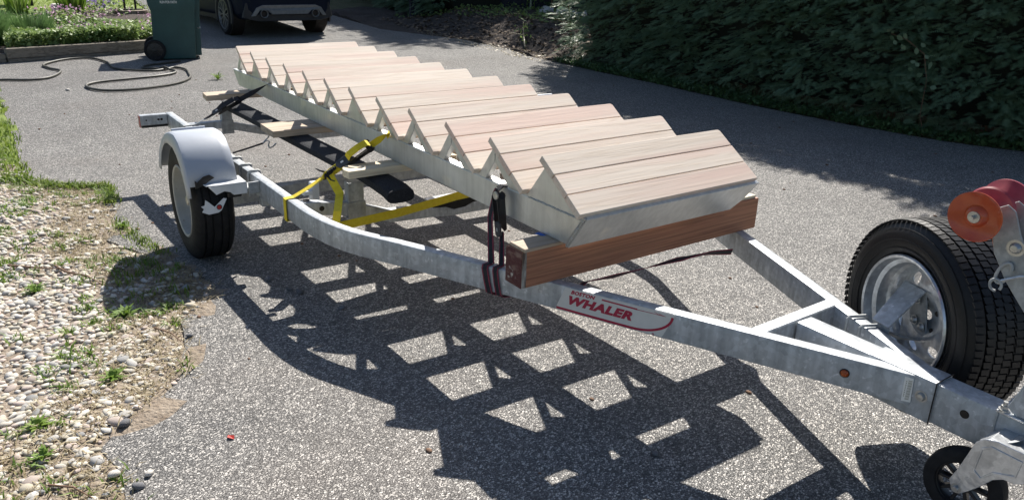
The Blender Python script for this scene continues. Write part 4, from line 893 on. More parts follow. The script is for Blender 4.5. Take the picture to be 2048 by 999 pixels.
slab([(0.9338, 0.7547, 0.4142), (1.0021, 0.7303, 0.4288), (1.0265, 0.823, 0.4015), (0.928, 0.8717, 0.3489)], .006, 'carrier_web', MT['galv_dull'])
for q in ((0.9728, 0.8493, 0.5263), (0.9777, 0.8493, 0.4532), (1.0118, 0.8327, 0.4435)): m = MB(); m.lathe([(0, .012), (.008, .010), (.011, .004), (.014, 0), (.016, 0)], q, -SN, 16); m.build('bolt', MT['zinc'], br, smooth=True)
for (x, y) in ((.862, .704), (.925, .675)):
    q = Vector((x, y, 0)); m = MB(); pts = [q - SN * .036 + Vector((0, 0, ZR - .07)), q - SN * .036 + Vector((0, 0, ZR)), q - SN * .030 + Vector((0, 0, ZR + .0075)), q + SN * .030 + Vector((0, 0, ZR + .0075)), q + SN * .036 + Vector((0, 0, ZR + .002)), q + SN * .036 + Vector((0, 0, ZR - .05))]
    m.tube(pts, .0055, 8); m.build('u_bolt', MT['galv_dull'], br, smooth=True)

# ---- jack: swivel wheel
jk = thing_part('tongue_jack', (1.4, .46, .3), tr)
jc = Vector((1.372, .455, .212))
jw = thing_part('jack_wheel', tuple(jc), tr)
jc2 = jc + Vector((0, .02, 0)); JAX = Vector((.10, -1, .05)).normalized()
m = MB(); m.lathe([(.068, .024), (.070, .027), (.092, .027), (.101, .022), (.104, .010), (.104, -.010), (.101, -.022), (.092, -.027), (.070, -.027), (.068, -.024)], jc2, JAX, 56, closed=True); m.build('jack_tyre', MT['rubber'], jw, smooth=True)
e1 = JAX.cross(Vector((0, 0, 1))).normalized(); e2 = JAX.cross(e1)
m = MB(); m.lathe([(.070, .020), (.066, .020), (.063, .016), (.063, -.016), (.070, -.018)], jc2, JAX, 48); m.lathe([(0, .024), (.018, .024), (.020, .018), (.020, -.018)], jc2, JAX, 20); m.build('jack_rim', MT['blackplastic'], jw, smooth=True)
for i in range(10):
    a = 2 * math.pi * i / 10; d = e1 * math.cos(a) + e2 * math.sin(a); m = MB(); m.bar(jc2 + d * .018, jc2 + d * .065, .010, .022, up=JAX); m.build('wheel_spoke', MT['blackplastic'], jw, bevel=.002)
# fork arm plates
arm = [(1.362, .219), (1.352, .238), (1.366, .280), (1.384, .350), (1.392, .382), (1.410, .402), (1.440, .412), (1.520, .412), (1.520, .330), (1.500, .318), (1.475, .316), (1.452, .300), (1.428, .262), (1.404, .232), (1.388, .214), (1.372, .209)]
m = MB(); m.prism(arm, lambda u, v, w: (u, w, v), .415, .421); m.build('fork_arm', MT['galv_shiny'], jk, bevel=.0015)
m = MB(); m.prism(arm, lambda u, v, w: (u, w, v), .515, .521); m.build('fork_arm', MT['galv_shiny'], jk, bevel=.0015)
m = MB(); m.ringprism([(1.408, .375), (1.402, .30), (1.425, .285), (1.45, .318), (1.50, .338), (1.505, .39), (1.43, .392)], [(1.413, .370), (1.407, .303), (1.424, .291), (1.447, .323), (1.496, .342), (1.500, .385), (1.434, .387)], lambda u, v, w: (u, w, v), .4125, .4155); m.build('pressed_ridge', MT['galv_shiny'], jk, bevel=.001)
m = MB(); m.prism([(1.396, .388), (1.42, .408), (1.62, .4155), (1.62, .405), (1.43, .400)], lambda u, v, w: (u, w, v), .4215, .5145); m.build('fork_bridge', MT['galv_shiny'], jk, bevel=.001)
m = MB(); m.lathe([(0, .010), (.0075, .010), (.009, .006), (.009, 0), (.014, 0), (.014, -.002)], (1.375, .4145, .224), (0, -1, 0), 18); m.cyl((1.375, .41, .224), (1.375, .53, .224), .005, 10); m.build('jack_axle_bolt', MT['zinc'], jk, smooth=True)
m = MB(); m.lathe([(0, .0015), (.034, .0015), (.034, 0)], (1.45, .468, .405), (-.5, 0, .9), 24); m.build('swivel_disc', MT['galv_dull'], jk)
# ---- winch post, bow roller
wp_ = thing_part('winch_post', (1.5, YC, ZR), tr)
m = MB(); m.box((1.52, YC, ZR + .004), (.26, .10, .007)); m.build('base_plate', MT['galv_shiny'], wp_, bevel=.0015)
for y in (.508, .585): m = MB(); m.cyl((1.405, y, ZR + .006), (1.405, y, ZR + .012), .014, 16); m.cyl((1.405, y, ZR + .010), (1.405, y, ZR + .022), .0095, 6); m.cyl((1.405, y, ZR + .02), (1.405, y, ZR + .034), .0058, 10); m.build('base_bolt', MT['zinc'], wp_)
m = MB(); m.box((1.395, .5015, ZR - .065), (.004, .003, .125)); m.build('clamp_edge', MT['galv_dull'], wp_)
post = [(1.430, .455), (1.412, .470), (1.445, .585), (1.54, .93), (1.60, .93), (1.62, .455)]
for y in (.5035, .581): m = MB(); m.prism(post, lambda u, v, w: (u, w, v), y, y + .005); m.build('post_side', MT['galv'], wp_, bevel=.0015)
armp = [(1.270, .985), (1.262, .945), (1.285, .865), (1.328, .800), (1.40, .72), (1.56, .66), (1.58, .76), (1.42, .80), (1.375, .86), (1.335, .93), (1.312, .985), (1.29, .998)]
for y in (.512, .573): m = MB(); m.prism(armp, lambda u, v, w: (u, w, v), y, y + .005); m.build('roller_arm', MT['galv_dull'], wp_, bevel=.0015)
m = MB(); m.prism([(1.268, .90), (1.285, .86), (1.34, .80), (1.35, .815), (1.30, .87), (1.285, .905)], lambda u, v, w: (u, w, v), .520, .570); m.build('copper_shim', pmat('rusty_red_plate', (.40, .16, .11), (.5, .25, .19), 20, .6), wp_, bevel=.001)
m = MB(); m.lathe([(0, .012), (.009, .011), (.013, .006), (.015, 0), (.022, 0), (.022, -.002)], (1.332, .5118, .893), (0, -1, 0), 20); m.build('arm_bolt', MT['zinc'], wp_, smooth=True)
rl = thing_part('bow_roller', (1.25, .545, .957), tr)
RC = Vector((1.240, .470, .960)); RA = Vector((-.02, 1, .04)).normalized()
m = MB(); m.lathe([(.016, -.014), (.022, -.012), (.030, -.001), (.050, -.004), (.064, -.012), (.0665, -.011), (.066, -.007), (.045, .012), (.030, .026), (.026, .040), (.028, .060)], RC, RA, 48); m.build('roller_half', MT['roller'], rl, smooth=True)
m = MB(); m.lathe([(.028, .058), (.040, .066), (.060, .072), (.064, .078), (.050, .086), (.034, .100), (.034, .140), (.052, .158), (.066, .170), (.066, .176), (.040, .168), (.016, .160)], RC, RA, 48); m.build('roller_half', MT['roller_red'], rl, smooth=True)
m = MB(); m.lathe([(.0, -.016), (.015, -.016), (.0165, -.013), (.0165, -.004)], RC, RA, 20); m.build('end_cap', MT['zinc'], rl, smooth=True)
m = MB(); m.cyl(RC - RA * .030, RC + RA * .17, .0055, 12); m.build('roller_pin', MT['zinc'], rl, smooth=True)
# safety hook on the roller arm
hk = thing('snap_hook', (1.33, .50, .84), 'grey steel snap hook hanging from the bow roller arm', 'hook')
c_ = Vector((1.322, .506, .822))
loop = [c_ + Vector((.016 * math.cos(a) * .9 + .008 * math.sin(a), 0, .030 * math.sin(a))) for a in np.linspace(.4, 5.9, 22)]
m = MB(); m.tube(loop, .0042, 8); m.build('hook_bow', MT['galv_dull'], hk, smooth=True)
loop2 = [Vector((1.312, .502, .786)) + Vector((.014 * math.cos(a), 0, .016 * math.sin(a))) for a in np.linspace(-.6, 4.9, 18)]
m = MB(); m.tube(loop2, .0038, 8); m.build('hook_eye', MT['galv_dull'], hk, smooth=True)
m = MB(); m.tube([c_ + Vector((.0, -.004, -.02)), c_ + Vector((.04, -.006, .006)), c_ + Vector((.10, -.004, .03))], .0035, 6); m.build('hook_wire', MT['galv_shiny'], hk, smooth=True)
# red warning label on the tongue
m = MB(); m.prism([(1.428, ZR - .063), (1.424, ZR - .088), (1.60, ZR - .088), (1.60, ZR - .055), (1.431, ZR - .055)], lambda u, v, w: (u, .5035 - w, v), 0, .001); m.build('warning_label', MT['redlabel'], tr)

# ================================================================== LOAD: planks, timber, straps
def plank(x0, x1, y0, y1, z1, th, mat_, label, endcut=None, yaw=0.0):
    m = MB()
    poly = endcut or [(x0, y0), (x1, y0), (x1, y1), (x0, y1)]
    m.prism(poly, lambda u, v, w: (u, v, w), z1 - th, z1)
    return m.build('plank', mat_, bevel=.0025, segs=2, smooth=True, label=label, cat='plank', group='planks laid across the trailer bunks')
ZP = H0 - .3030
plank(-3.60, -3.455, -.290, 1.22, ZP, .038, MT['plank'], 'rearmost weathered plank under the far end of the staircase', [(-3.605, -.285), (-3.455, -.298), (-3.44, 1.22), (-3.59, 1.23)])
plank(-2.375, -2.14, -.265, 1.24, ZP, .038, MT['plank'], 'wide weathered plank under the middle of the staircase', [(-2.385, -.262), (-2.140, -.268), (-2.13, 1.24), (-2.375, 1.25)])
ek = [(-1.264, -.205), (-1.250, -.228), (-1.225, -.243), (-1.19, -.250), (-1.148, -.243), (-1.142, .98), (-1.250, .99)]
plank(-1.30, -1.16, -.245, 1.24, ZP, .036, MT['plank_pale'], 'pale new plank with a rounded end nearest the yellow ratchet', ek)
bm_ = thing('timber_beam', (.04, .5, ZR), 'reddish brown timber beam standing on edge across the trailer tongue', 'beam')
XF = .078
m = MB(); m.prism([(-.020, ZR), (XF, ZR), (XF, .586), (-.020, .586)], lambda u, v, w: (u, w, v), -.128, 1.168); m.build('timber', MT['beam'], bm_, bevel=.002, segs=1)
m = MB(); m.prism([(-.0195, ZR + .001), (XF - .002, ZR + .001), (XF - .002, .585), (-.0195, .585)], lambda u, v, w: (u, w, v), -.1305, -.1283); m.build('painted_end', MT['beam_end'], bm_)
m = MB(); m.prism([(XF + .0004, ZR + .002), (XF + .0014, ZR + .002), (XF + .0014, .585), (XF + .0004, .585)], lambda u, v, w: (u, w, v), -.1290, -.1100); m.build('paint_drip', MT['beam_chip'], bm_)
m = MB(); m.prism([(-.012, -.122), (.085, -.124), (.085, .42), (-.012, .42)], lambda u, v, w: (u, v, w), .5866, .5995)
m.build('shim_board', MT['plank'], bevel=.0015, label='thin pale board lying on the left end of the timber beam', cat='board', group='thin boards on the timber beam')
m = MB(); m.prism([(-.012, .80), (.070, .80), (.070, 1.155), (-.012, 1.155)], lambda u, v, w: (u, v, w), .5866, .5995)
m.build('shim_board', MT['plank_pale'], bevel=.0015, label='thin pale board lying on the right end of the timber beam', cat='board', group='thin boards on the timber beam')
m = MB(); m.add([(-.030, .002, .6005), (.004, .010, .6005), (.010, .029, .6005), (-.036, .029, .6005), (-.036, .0292, .610), (.010, .0292, .606)], [(0, 1, 2, 3)])
m.build('tape_scrap', MT['bluetape'], label='scrap of blue tape where the stringer meets the thin board', cat='tape')
# ---- yellow ratchet strap
ys = thing('ratchet_strap', (-1.36, -.46, .45), 'yellow ratchet strap from the left trailer rail up to the staircase', 'strap', 'ratchet straps')
W2 = .042
a = Vector((-1.275, .024, .728)); b = Vector((-1.36, -.435, ZR + .004))
L_ = lambda k: b.lerp(a, k)
SDY = Vector((-.15, -.45, .80))
m = MB(); m.ribbon([(-1.362, -.400, ZR - .108), (-1.362, -.4845, ZR - .108), (-1.362, -.4845, ZR - .05), (-1.362, -.4840, ZR + .001), (-1.362, -.470, ZR + .0035), (-1.36, -.440, ZR + .006), L_(.12), L_(.28)], .036, .0022, (1, 0, 0)); m.build('webbing', MT['yellow'], ys)
m = MB(); m.ribbon([L_(.28), L_(.33) + Vector((0, 0, .004)), L_(.40), L_(.50)], W2, .003, [Vector((.9, 0, .2)), Vector((.4, -.3, .7)), SDY, SDY]); m.build('webbing', MT['yellow'], ys)
m = MB(); m.ribbon([L_(.80), L_(.90), L_(.97), a + Vector((0, .004, .0))], .033, .0022, [SDY, SDY, Vector((.5, -.3, .5)), Vector((.9, -.1, .1))]); m.build('webbing', MT['yellow'], ys)
m = MB(); m.ribbon([a + Vector((-.01, -.002, -.018)), a + Vector((0, .004, .0)), a + Vector((-.022, .03, .006)), a + Vector((-.03, .06, -.005)), a + Vector((-.03, .064, -.09))], .034, .0022, (1, 0, .12)); m.build('webbing', MT['yellow'], ys)
# second leg down to the inside of the rail, then a long flat run to the right
kn = L_(.36)
m = MB(); m.ribbon([kn + Vector((.01, 0, -.005)), kn + Vector((.10, .01, -.075)), (-1.13, -.315, .425), (-1.115, -.335, .350), (-1.06, -.345, .338), (-1.02, -.36, .345)], .040, .0024, (.75, .6, 0)); m.build('webbing', MT['yellow'], ys)
m = MB(); m.add([(-1.065, -.365, .345), (-1.00, -.355, .345), (-.985, -.315, .338), (-1.03, -.325, .385)], [(0, 1, 3), (1, 2, 3), (2, 0, 3), (0, 2, 1)]); m.build('webbing_fold', MT['yellow'], ys)
m = MB(); m.ribbon([(-1.17, -.425, .350), (-1.12, -.33, .352), (-1.11, .0, .372), (-1.12, .33, .402), (-1.15, .75, .410), (-1.17, 1.50, .350)], .050, .0024, (.30, 0, 1)); m.build('webbing', MT['yellow'], ys)
# knot of black cord
m = MB()
for q in range(4):
    c0 = L_(.335 + .022 * q); m.tube([c0 + Vector((.017 * math.cos(t), .010 * math.sin(t), .020 * math.sin(t + 1.1))) for t in np.linspace(0, 5.6, 12)], .0075, 6)
m.tube([L_(.37), L_(.36) + Vector((-.03, -.03, .012)), L_(.36) + Vector((-.05, -.045, .02))], [.007, .005, .003], 6); m.tube([L_(.34), L_(.34) + Vector((.03, .01, -.02)), L_(.34) + Vector((.05, .02, -.022))], [.008, .006, .004], 6)
m.build('knot', MT['blackweb'], ys, smooth=True)
def ratchet(parent, p0, p1, up, wmat, handle='blackplastic', s=1.0):
    """frame from p0 (handle end) to p1 (web end)"""
    p0 = Vector(p0); p1 = Vector(p1); d = (p1 - p0).normalized(); sd_ = d.cross(Vector(up)).normalized(); u = sd_.cross(d); L = (p1 - p0).length
    F = lambda a_, b_, c_: p0 + d * a_ * L + sd_ * b_ * s + u * c_ * s
    m = MB()
    for sg in (-1, 1):
        m.prism([(.0, .0), (.04, -.012), (.95, -.010), (1.03, .004), (.98, .018), (.80, .022), (.10, .014)], lambda a_, c_, w: F(a_, sg * .020 + w, c_), -.0012, .0012)
    m.build('ratchet_frame', MT['blackplastic'], parent, bevel=.0008)
    m = MB(); m.cyl(F(.90, -.026, .006), F(.90, .026, .006), .0125 * s, 16); m.build('ratchet_spool', MT['blackweb'], parent)
    for sg in (-1, 1):
        m = MB(); n = 14; pr = []
        for i in range(2 * n): rr = (.0185 if i % 2 else .0150); t = math.pi * i / n; pr.append((.90 + rr * math.cos(t) / L * s, .006 + rr * math.sin(t)))
        m.prism(pr, lambda a_, c_, w: F(a_, sg * .0225 + w, c_), -.001, .001); m.build('ratchet_gear', MT['blackplastic'], parent)
    m = MB(); m.prism([(-.10, -.016), (.22, -.020), (.26, .0), (.22, .020), (-.10, .016), (-.16, 0)], lambda a_, b_, w: F(a_, b_, w), .012, .024); h = m.build('handle', pmat('worn_black_grip', (.05, .052, .06), (.09, .092, .10), 40, .4), parent, bevel=.003, segs=2, smooth=True)
    m = MB(); m.prism([(.0, -.004), (.09, -.004), (.09, .004), (.0, .004)], lambda a_, b_, w: F(a_, b_, w), .0243, .0248); m.build('handle_label', MT['labelpaper'], h)
    m = MB(); m.bar(F(.2, -.017, .018), F(.9, -.017, .026), .003, .008, up=u); m.bar(F(.2, .017, .018), F(.9, .017, .026), .003, .008, up=u); m.build('handle_arm', MT['blackplastic'], parent)
    return F
F = ratchet(ys, L_(.50), L_(.82), (.62, -.42, .62), 'yellow', s=1.15)
m = MB(); m.ribbon([F(.22, 0, .026), F(.30, 0, .045), F(.62, 0, .052), F(.88, 0, .046), F(.95, 0, .026)], .034, .0035, F(0, 1, 0) - F(0, 0, 0)); m.build('webbing', MT['yellow'], ys)
# ---- black strap at the rear
rs = thing('ratchet_strap', (-3.24, -.45, ZR), 'black ratchet strap at the rear holding the far end of the staircase', 'strap', 'ratchet straps')
a = Vector((-3.12, .024, .702)); b = Vector((-3.235, -.44, ZR + .006)); K = lambda k: b.lerp(a, k)
m = MB(); m.ribbon([K(.60), K(.8), K(1.0), K(1.0) + Vector((-.02, .05, -.01))], .032, .0025, [SDY, SDY, Vector((.9, 0, .3)), Vector((.9, 0, .1))]); m.build('webbing', MT['blackweb'], rs)
F = ratchet(rs, K(.30), K(.63), (.62, -.42, .62), 'blackweb', s=.95)
m = MB(); m.ribbon([F(.1, 0, .02), F(.3, 0, .04), F(.8, 0, .042), F(.95, 0, .02)], .034, .006, F(0, 1, 0) - F(0, 0, 0)); m.build('webbing', MT['blackweb'], rs)
m = MB(); m.tube([K(.36), K(.28) + Vector((0, 0, .004)), K(.2), K(.13)], [.018, .022, .015, .012], 8, flat=.5); m.build('bunched_webbing', MT['blackweb'], rs, smooth=True)
m = MB(); m.ribbon([K(.16), K(.08), K(0), (-3.24, -.512, ZR + .003), (-3.24, -.514, ZR - .06)], .028, .003, (1, 0, .1)); m.build('webbing', MT['galv_dull'], rs)
m = MB(); m.ribbon([K(.42) + Vector((-.01, 0, .01)), K(.5) + Vector((-.06, -.02, .015)), K(.52) + Vector((-.10, -.045, -.035)), (-3.37, -.205, .498)], .034, .008, (.5, -.6, .2)); m.build('webbing', MT['blackweb'], rs)
# thin black line with S hook in front of the middle plank
tl = thing('tie_cord', (-2.35, -.45, .45), 'thin black tie cord with a steel hook beside the middle plank', 'cord')
m = MB(); m.tube([(-2.36, -.440, ZR + .002), (-2.37, -.36, .462), (-2.39, -.25, .480)], .0055, 6); m.build('cord', MT['blackweb'], tl, smooth=True)
m = MB(); m.tube([(-2.385, -.255, .480), (-2.375, -.235, .500), (-2.355, -.225, .492), (-2.35, -.235, .472), (-2.33, -.235, .462), (-2.315, -.220, .470), (-2.31, -.200, .490)], .0045, 7)
m.tube([(-2.40, -.245, .485), (-2.39, -.22, .510), (-2.37, -.21, .54)], .004, 6); m.build('steel_hook', MT['zinc'], tl, smooth=True)
# ---- front black and red strap
fs_ = thing('ratchet_strap', (-.1, -.1, ZR), 'black strap with dark red edges wrapping the left rail beside the timber beam', 'strap', 'ratchet straps')
T0 = Vector((-.255, .012, .700)); B0 = Vector((-.085, -.130, ZR + .004))
def edged(path, w, side, parent):
    m = MB(); m.ribbon(path, w * .62, .0024, side); m.build('webbing', MT['blackweb'], parent)
    for sg in (-1, 1):
        sdv = side if isinstance(side, list) else [side] * len(path); P2 = [Vector(p) + Vector(q).normalized() * sg * w * .40 for p, q in zip(path, sdv)]
        m = MB(); m.ribbon(P2, w * .17, .0026, side); m.build('webbing_edge', MT['redweb'], parent)
sd1 = Vector((.91, .41, 0)); ro = lambda x: .026 + .457 * (x - .14)
def band(xt, xb, top, w):
    p = [Vector(q) for q in top] + [Vector((xt - .01, ro(xt) + .030, ZR + .004)), Vector((xt - .002, ro(xt) - .002, ZR + .0025)), Vector((xt, ro(xt) - .006, ZR - .01)), Vector(((xt + xb) / 2, ro((xt + xb) / 2) - .007, ZR - .06)), Vector((xb, ro(xb) - .006, ZR - .104)), Vector((xb + .004, ro(xb) + .004, ZR - .112)), Vector((xb + .02, ro(xb) + .05, ZR - .110)), Vector((xb + .07, ro(xb) + .075, ZR - .106))]
    edged(p, w, [Vector((1, .1, 0))] * len(top) + [sd1] * 8, fs_)
band(-.170, -.150, [T0 + Vector((-.03, -.004, .006)), T0 + Vector((-.030, -.014, -.01)), T0 + Vector((-.018, -.045, -.10))], .030)
band(-.128, -.112, [T0 + Vector((.012, -.008, -.16)), T0 + Vector((.045, -.03, -.19))], .026)
F = ratchet(fs_, T0 + Vector((.022, -.015, -.150)), T0 + Vector((.004, -.016, .006)), (0, -1, .1), 'blackweb', s=.95)
m = MB(); m.lathe([(0, .004), (.010, .004), (.016, .002), (.016, -.003)], F(.93, 0.012, .031), F(0, 0, 1) - F(0, 0, 0), 20); m.build('bolt_head', MT['zinc'], fs_, smooth=True)
m = MB(); m.ribbon([T0 + Vector((-.03, -.004, .006)), T0 + Vector((-.02, .012, .020)), T0 + Vector((-.02, .05, .018))], .034, .003, (1, 0, 0)); m.build('webbing', MT['blackweb'], fs_)
cs = thing('cross_strap', (.1, .4, ZR), 'black and red strap stretched under the timber beam between the two rails', 'strap')
q = [Vector((-.02, -.045, ZR - .108)).lerp(Vector((.09, .98, ZR - .060)), t) for t in np.linspace(0, 1, 9)]
q = [Vector((.10, .075, ZR - .09)), Vector((.12, .085, ZR - .04)), Vector((.140, .12, ZR - .004)), Vector((.145, .26, ZR - .010)), Vector((.145, .45, ZR - .014)), Vector((.14, .62, ZR - .018)), Vector((.135, .80, ZR - .030)), Vector((.11, .985, ZR - .070))]
sds = [Vector((1, 0, .2)), Vector((1, 0, .1)), Vector((.9, 0, .4)), Vector((.6, 0, .8)), Vector((.9, 0, .4)), Vector((1, 0, -.2)), Vector((.6, 0, .8)), Vector((.2, 0, 1))]
edged(q, .030, sds, cs)

# ================================================================== HOSE, BIN, TIMBER EDGE
hp = [(-8.85, -1.75), (-8.93, -1.36), (-8.80, -1.05), (-8.95, -.82), (-9.45, -.66), (-9.75, -.75), (-10.10, -.80), (-10.45, -.60), (-10.60, -.36), (-10.55, -.15), (-10.15, -.03), (-9.75, -.03), (-9.40, .0), (-9.10, .25), (-9.03, .40), (-9.15, .58), (-9.25, .70), (-9.0, .78), (-8.55, .72), (-8.25, .66), (-7.95, .50), (-7.72, .25), (-7.58, -.10), (-7.62, -.38), (-7.85, -.52), (-8.12, -.53), (-8.30, -.38), (-8.42, 0), (-8.52, .32), (-8.70, .56), (-8.95, .62), (-9.2, .48), (-9.35, .30), (-9.60, .42), (-9.72, .64), (-9.85, .9)]
def catmull(P, k=6):
    P = [Vector(p) for p in P]; out = []
    for i in range(len(P) - 1):
        a, b, c, d = P[max(i - 1, 0)], P[i], P[i + 1], P[min(i + 2, len(P) - 1)]
        for j in range(k):
            t = j / k; out.append(.5 * ((2 * b) + (-a + c) * t + (2 * a - 5 * b + 4 * c - d) * t * t + (-a + 3 * b - 3 * c + d) * t ** 3))
    out.append(P[-1]); return out
hh = catmull(hp); path = []
for i, p in enumerate(hh):
    z = gz(p.x, p.y) + .019
    for jx in hh[:max(0, i - 12)]:
        dd = (jx - p).length
        if dd < .07: z = max(z, gz(p.x, p.y) + .019 + .036 * (1 - dd / .07) ** .5)
    path.append((p.x, p.y, z))
m = MB(); m.tube(path, .0145, 9); m.build('garden_hose', MT['hose'], smooth=True, label='olive garden hose looping over the asphalt beside the bin', cat='hose')

bn = thing('wheeled_bin', (-10.25, 1.0, gz(-10.25, 1.0)), 'dark green wheeled bin standing at the corner of the flower bed', 'bin')
g0 = gz(-10.2, 1.0); bang = R(-11)
def B(x, y, z):    # local: x towards camera, y right, z up
    c_, s_ = math.cos(bang), math.sin(bang); return (-10.36 + x * c_ - y * s_, .955 + x * s_ + y * c_, g0 + z)
def binloft(secs, name, mat_, parent, bev=.012):
    m = MB(); vs = []
    for z, x0, x1, y0, y1 in secs: vs += [B(x0, y0, z), B(x1, y0, z), B(x1, y1, z), B(x0, y1, z)]
    fs = [(0, 3, 2, 1), tuple(range(len(vs) - 4, len(vs)))]
    for i in range(len(secs) - 1):
        for k in range(4): a = 4 * i + k; b_ = 4 * i + (k + 1) % 4; fs.append((a, b_, b_ + 4, a + 4))
    m.add(vs, fs); return m.build(name, mat_, parent, bevel=bev, segs=2, smooth=True)
body = binloft([(.015, -.27, .25, -.290, .275), (.30, -.30, .268, -.285, .292), (.70, -.325, .292, -.268, .318), (.72, -.335, .300, -.275, .326), (.79, -.345, .306, -.300, .335), (.98, -.36, .315, -.320, .352)], 'body', MT['binplastic'], bn)
binloft([(.985, -.38, .335, -.42, .372), (1.02, -.38, .335, -.42, .372), (1.06, -.34, .29, -.38, .33)], 'lid', MT['binplastic'], bn)
binloft([(.05, -.245, .15, .281, .362), (.6, -.28, .17, .314, .380), (.97, -.30, .19, .352, .415)], 'side_channel', MT['binplastic'], bn, .006)
m = MB(); m.cyl(B(.16, .345, .45), B(.19, .375, .462), .010, 10); m.build('lift_bar', MT['galv_shiny'], bn, smooth=True)
m = MB(); m.cyl(B(-.26, -.27, .150), B(.30, -.27, .150), .011, 10); m.build('axle', MT['iron'], bn)
for xx in (-.30, .285):
    c = Vector(B(xx, -.275, .150)); axv = (Vector(B(1, 0, 0)) - Vector(B(0, 0, 0))); w = thing_part('bin_wheel', tuple(c), bn)
    m = MB(); m.lathe([(.118, -.024), (.140, -.024), (.148, -.014), (.148, .014), (.140, .024), (.118, .024)], c, axv, 40, closed=True); m.build('bin_tyre', MT['rubber'], w, smooth=True)
    m = MB(); m.lathe([(.0, .028), (.030, .026), (.034, .016), (.105, .010), (.116, .022), (.120, .022)], c, axv, 40); m.lathe([(0, -.02), (.12, -.02)], c, axv, 40); m.build('bin_rim', MT['blackplastic'], w, smooth=True)
    for i in range(8):
        t = 2 * math.pi * i / 8; u_ = axv.cross(Vector((0, 0, 1))).normalized(); d = u_ * math.cos(t) + Vector((0, 0, 1)) * math.sin(t); m = MB(); m.bar(c + d * .03 + axv * .017, c + d * .112 + axv * .017, .012, .010, up=axv); m.build('wheel_spoke', MT['blackplastic'], w)
textmesh('RUN FOR FAITH', .050, MT['labelpaper'], 'lettering', bn, lambda x, y, z: B(.3165, -.100 + x, .800 + y + z * 0) if False else tuple(Vector(B(.3145 + z, -.135 + x, .812 + y))), bold=.0012, xs=.62)
m = MB(); m.prism([(-.05, .825), (.05, .825), (.05, .95), (-.05, .95)], lambda u, v, w: B(.312 + w, u, v), 0, .002)

te = thing('timber_edging', (-10.8, -.3, 0), 'low weathered timber edging in front of the flower bed', 'edging')
cA, cB = Vector((-10.605, -1.175, 0)), Vector((-11.13, .70, 0))
def tbar(a, b, z0, z1, w, name='edging_timber'):
    m = MB(); m.bar((a.x, a.y, (z0 + z1) / 2), (b.x, b.y, (z0 + z1) / 2), w, z1 - z0); o = m.build(name, MT['timber_edge'], te, bevel=.006)
    return o
tbar(cA, cB, -.02, .062, .12); tbar(cA + Vector((-.006, -.012, 0)), cB, .066, .205, .115)
tbar(Vector((-10.66, -1.20, 0)), Vector((-10.50, -2.2, 0)), -.02, .135, .11)
tbar(Vector((-11.15, .72, 0)), Vector((-11.5, 1.0, 0)), -.02, .205, .11); tbar(Vector((-11.5, 1.0, 0)), Vector((-13.2, 1.45, 0)), -.01, .20, .11)

# ================================================================== PARKED CAR
car = thing('parked_car', (-14.6, 3.3, gz(-13, 3.3)), 'dark blue sport utility vehicle parked facing away behind the bin', 'car')
cg = gz(-12.95, 2.6) ; cyaw = R(3.0)
def CV(x, y, z):   # x forward (away from camera), y to the right in picture, z up; origin rear bumper middle
    c_, s_ = math.cos(cyaw), math.sin(cyaw); X = -12.08 - x; Y = 3.34 + y
    dx, dy = -x, y; return (-12.08 + dx * c_ - dy * s_, 3.36 + dx * s_ + dy * c_, cg + z + .02 * x * 0)
secs = [  # x, half width, z bottom, z belt, z top, top half width
    (.00, .72, .44, .98, 1.02, .62), (.06, .84, .33, 1.02, 1.12, .70), (.22, .91, .30, 1.04, 1.48, .66), (.55, .94, .30, 1.06, 1.66, .64), (1.2, .95, .28, 1.05, 1.73, .64), (2.2, .95, .27, 1.02, 1.74, .65), (3.0, .95, .27, .99, 1.66, .64), (3.6, .94, .28, 1.00, 1.20, .66), (4.3, .90, .30, .93, .98, .70), (4.65, .80, .36, .80, .84, .66)]
vs = []; prof_n = 12
for x, hw, zb, zt, ztop, tw in secs:
    ring = [(-hw * .88, zb), (-hw * .98, zb + .10), (-hw, (zb + zt) / 2), (-hw * .985, zt), (-tw, ztop - .03), (-tw * .8, ztop), (tw * .8, ztop), (tw, ztop - .03), (hw * .985, zt), (hw, (zb + zt) / 2), (hw * .98, zb + .10), (hw * .88, zb)]
    vs += [CV(x, y, z) for y, z in ring]
fs = [(i * 12 + k, i * 12 + (k + 1) % 12, (i + 1) * 12 + (k + 1) % 12, (i + 1) * 12 + k) for i in range(len(secs) - 1) for k in range(12)] + [tuple(range(12)), tuple(range(len(vs) - 12, len(vs)))]
m = MB(); m.add(vs, fs); cbody = m.build('body', MT['carpaint'], car, bevel=.02, segs=2, smooth=True)
for sg in (-1, 1):
    m = MB(); m.prism([(.55, 1.09), (.75, 1.56), (1.55, 1.63), (2.6, 1.58), (3.25, 1.09)], lambda u, v, w: CV(u, sg * (.95 - (v - 1.06) * .48 + w), v), .0, .006); m.build('side_window', MT['carglass'], car)
m = MB(); m.prism([(-.60, 1.14), (.60, 1.14), (.55, 1.50), (-.55, 1.50)], lambda u, v, w: CV(.055 + (v - 1.12) * .42 - w, u, v), .002, .008); m.build('rear_window', MT['carglass'], car)
for sg in (-1, 1):
    m = MB(); m.prism([(.60, .80), (.86, .76), (.90, .90), (.62, .94)], lambda u, v, w: CV(.03 + (u - .6) * .35 - w, sg * u, v), 0, .05); m.build('tail_light', MT['redlens'], car, bevel=.008)
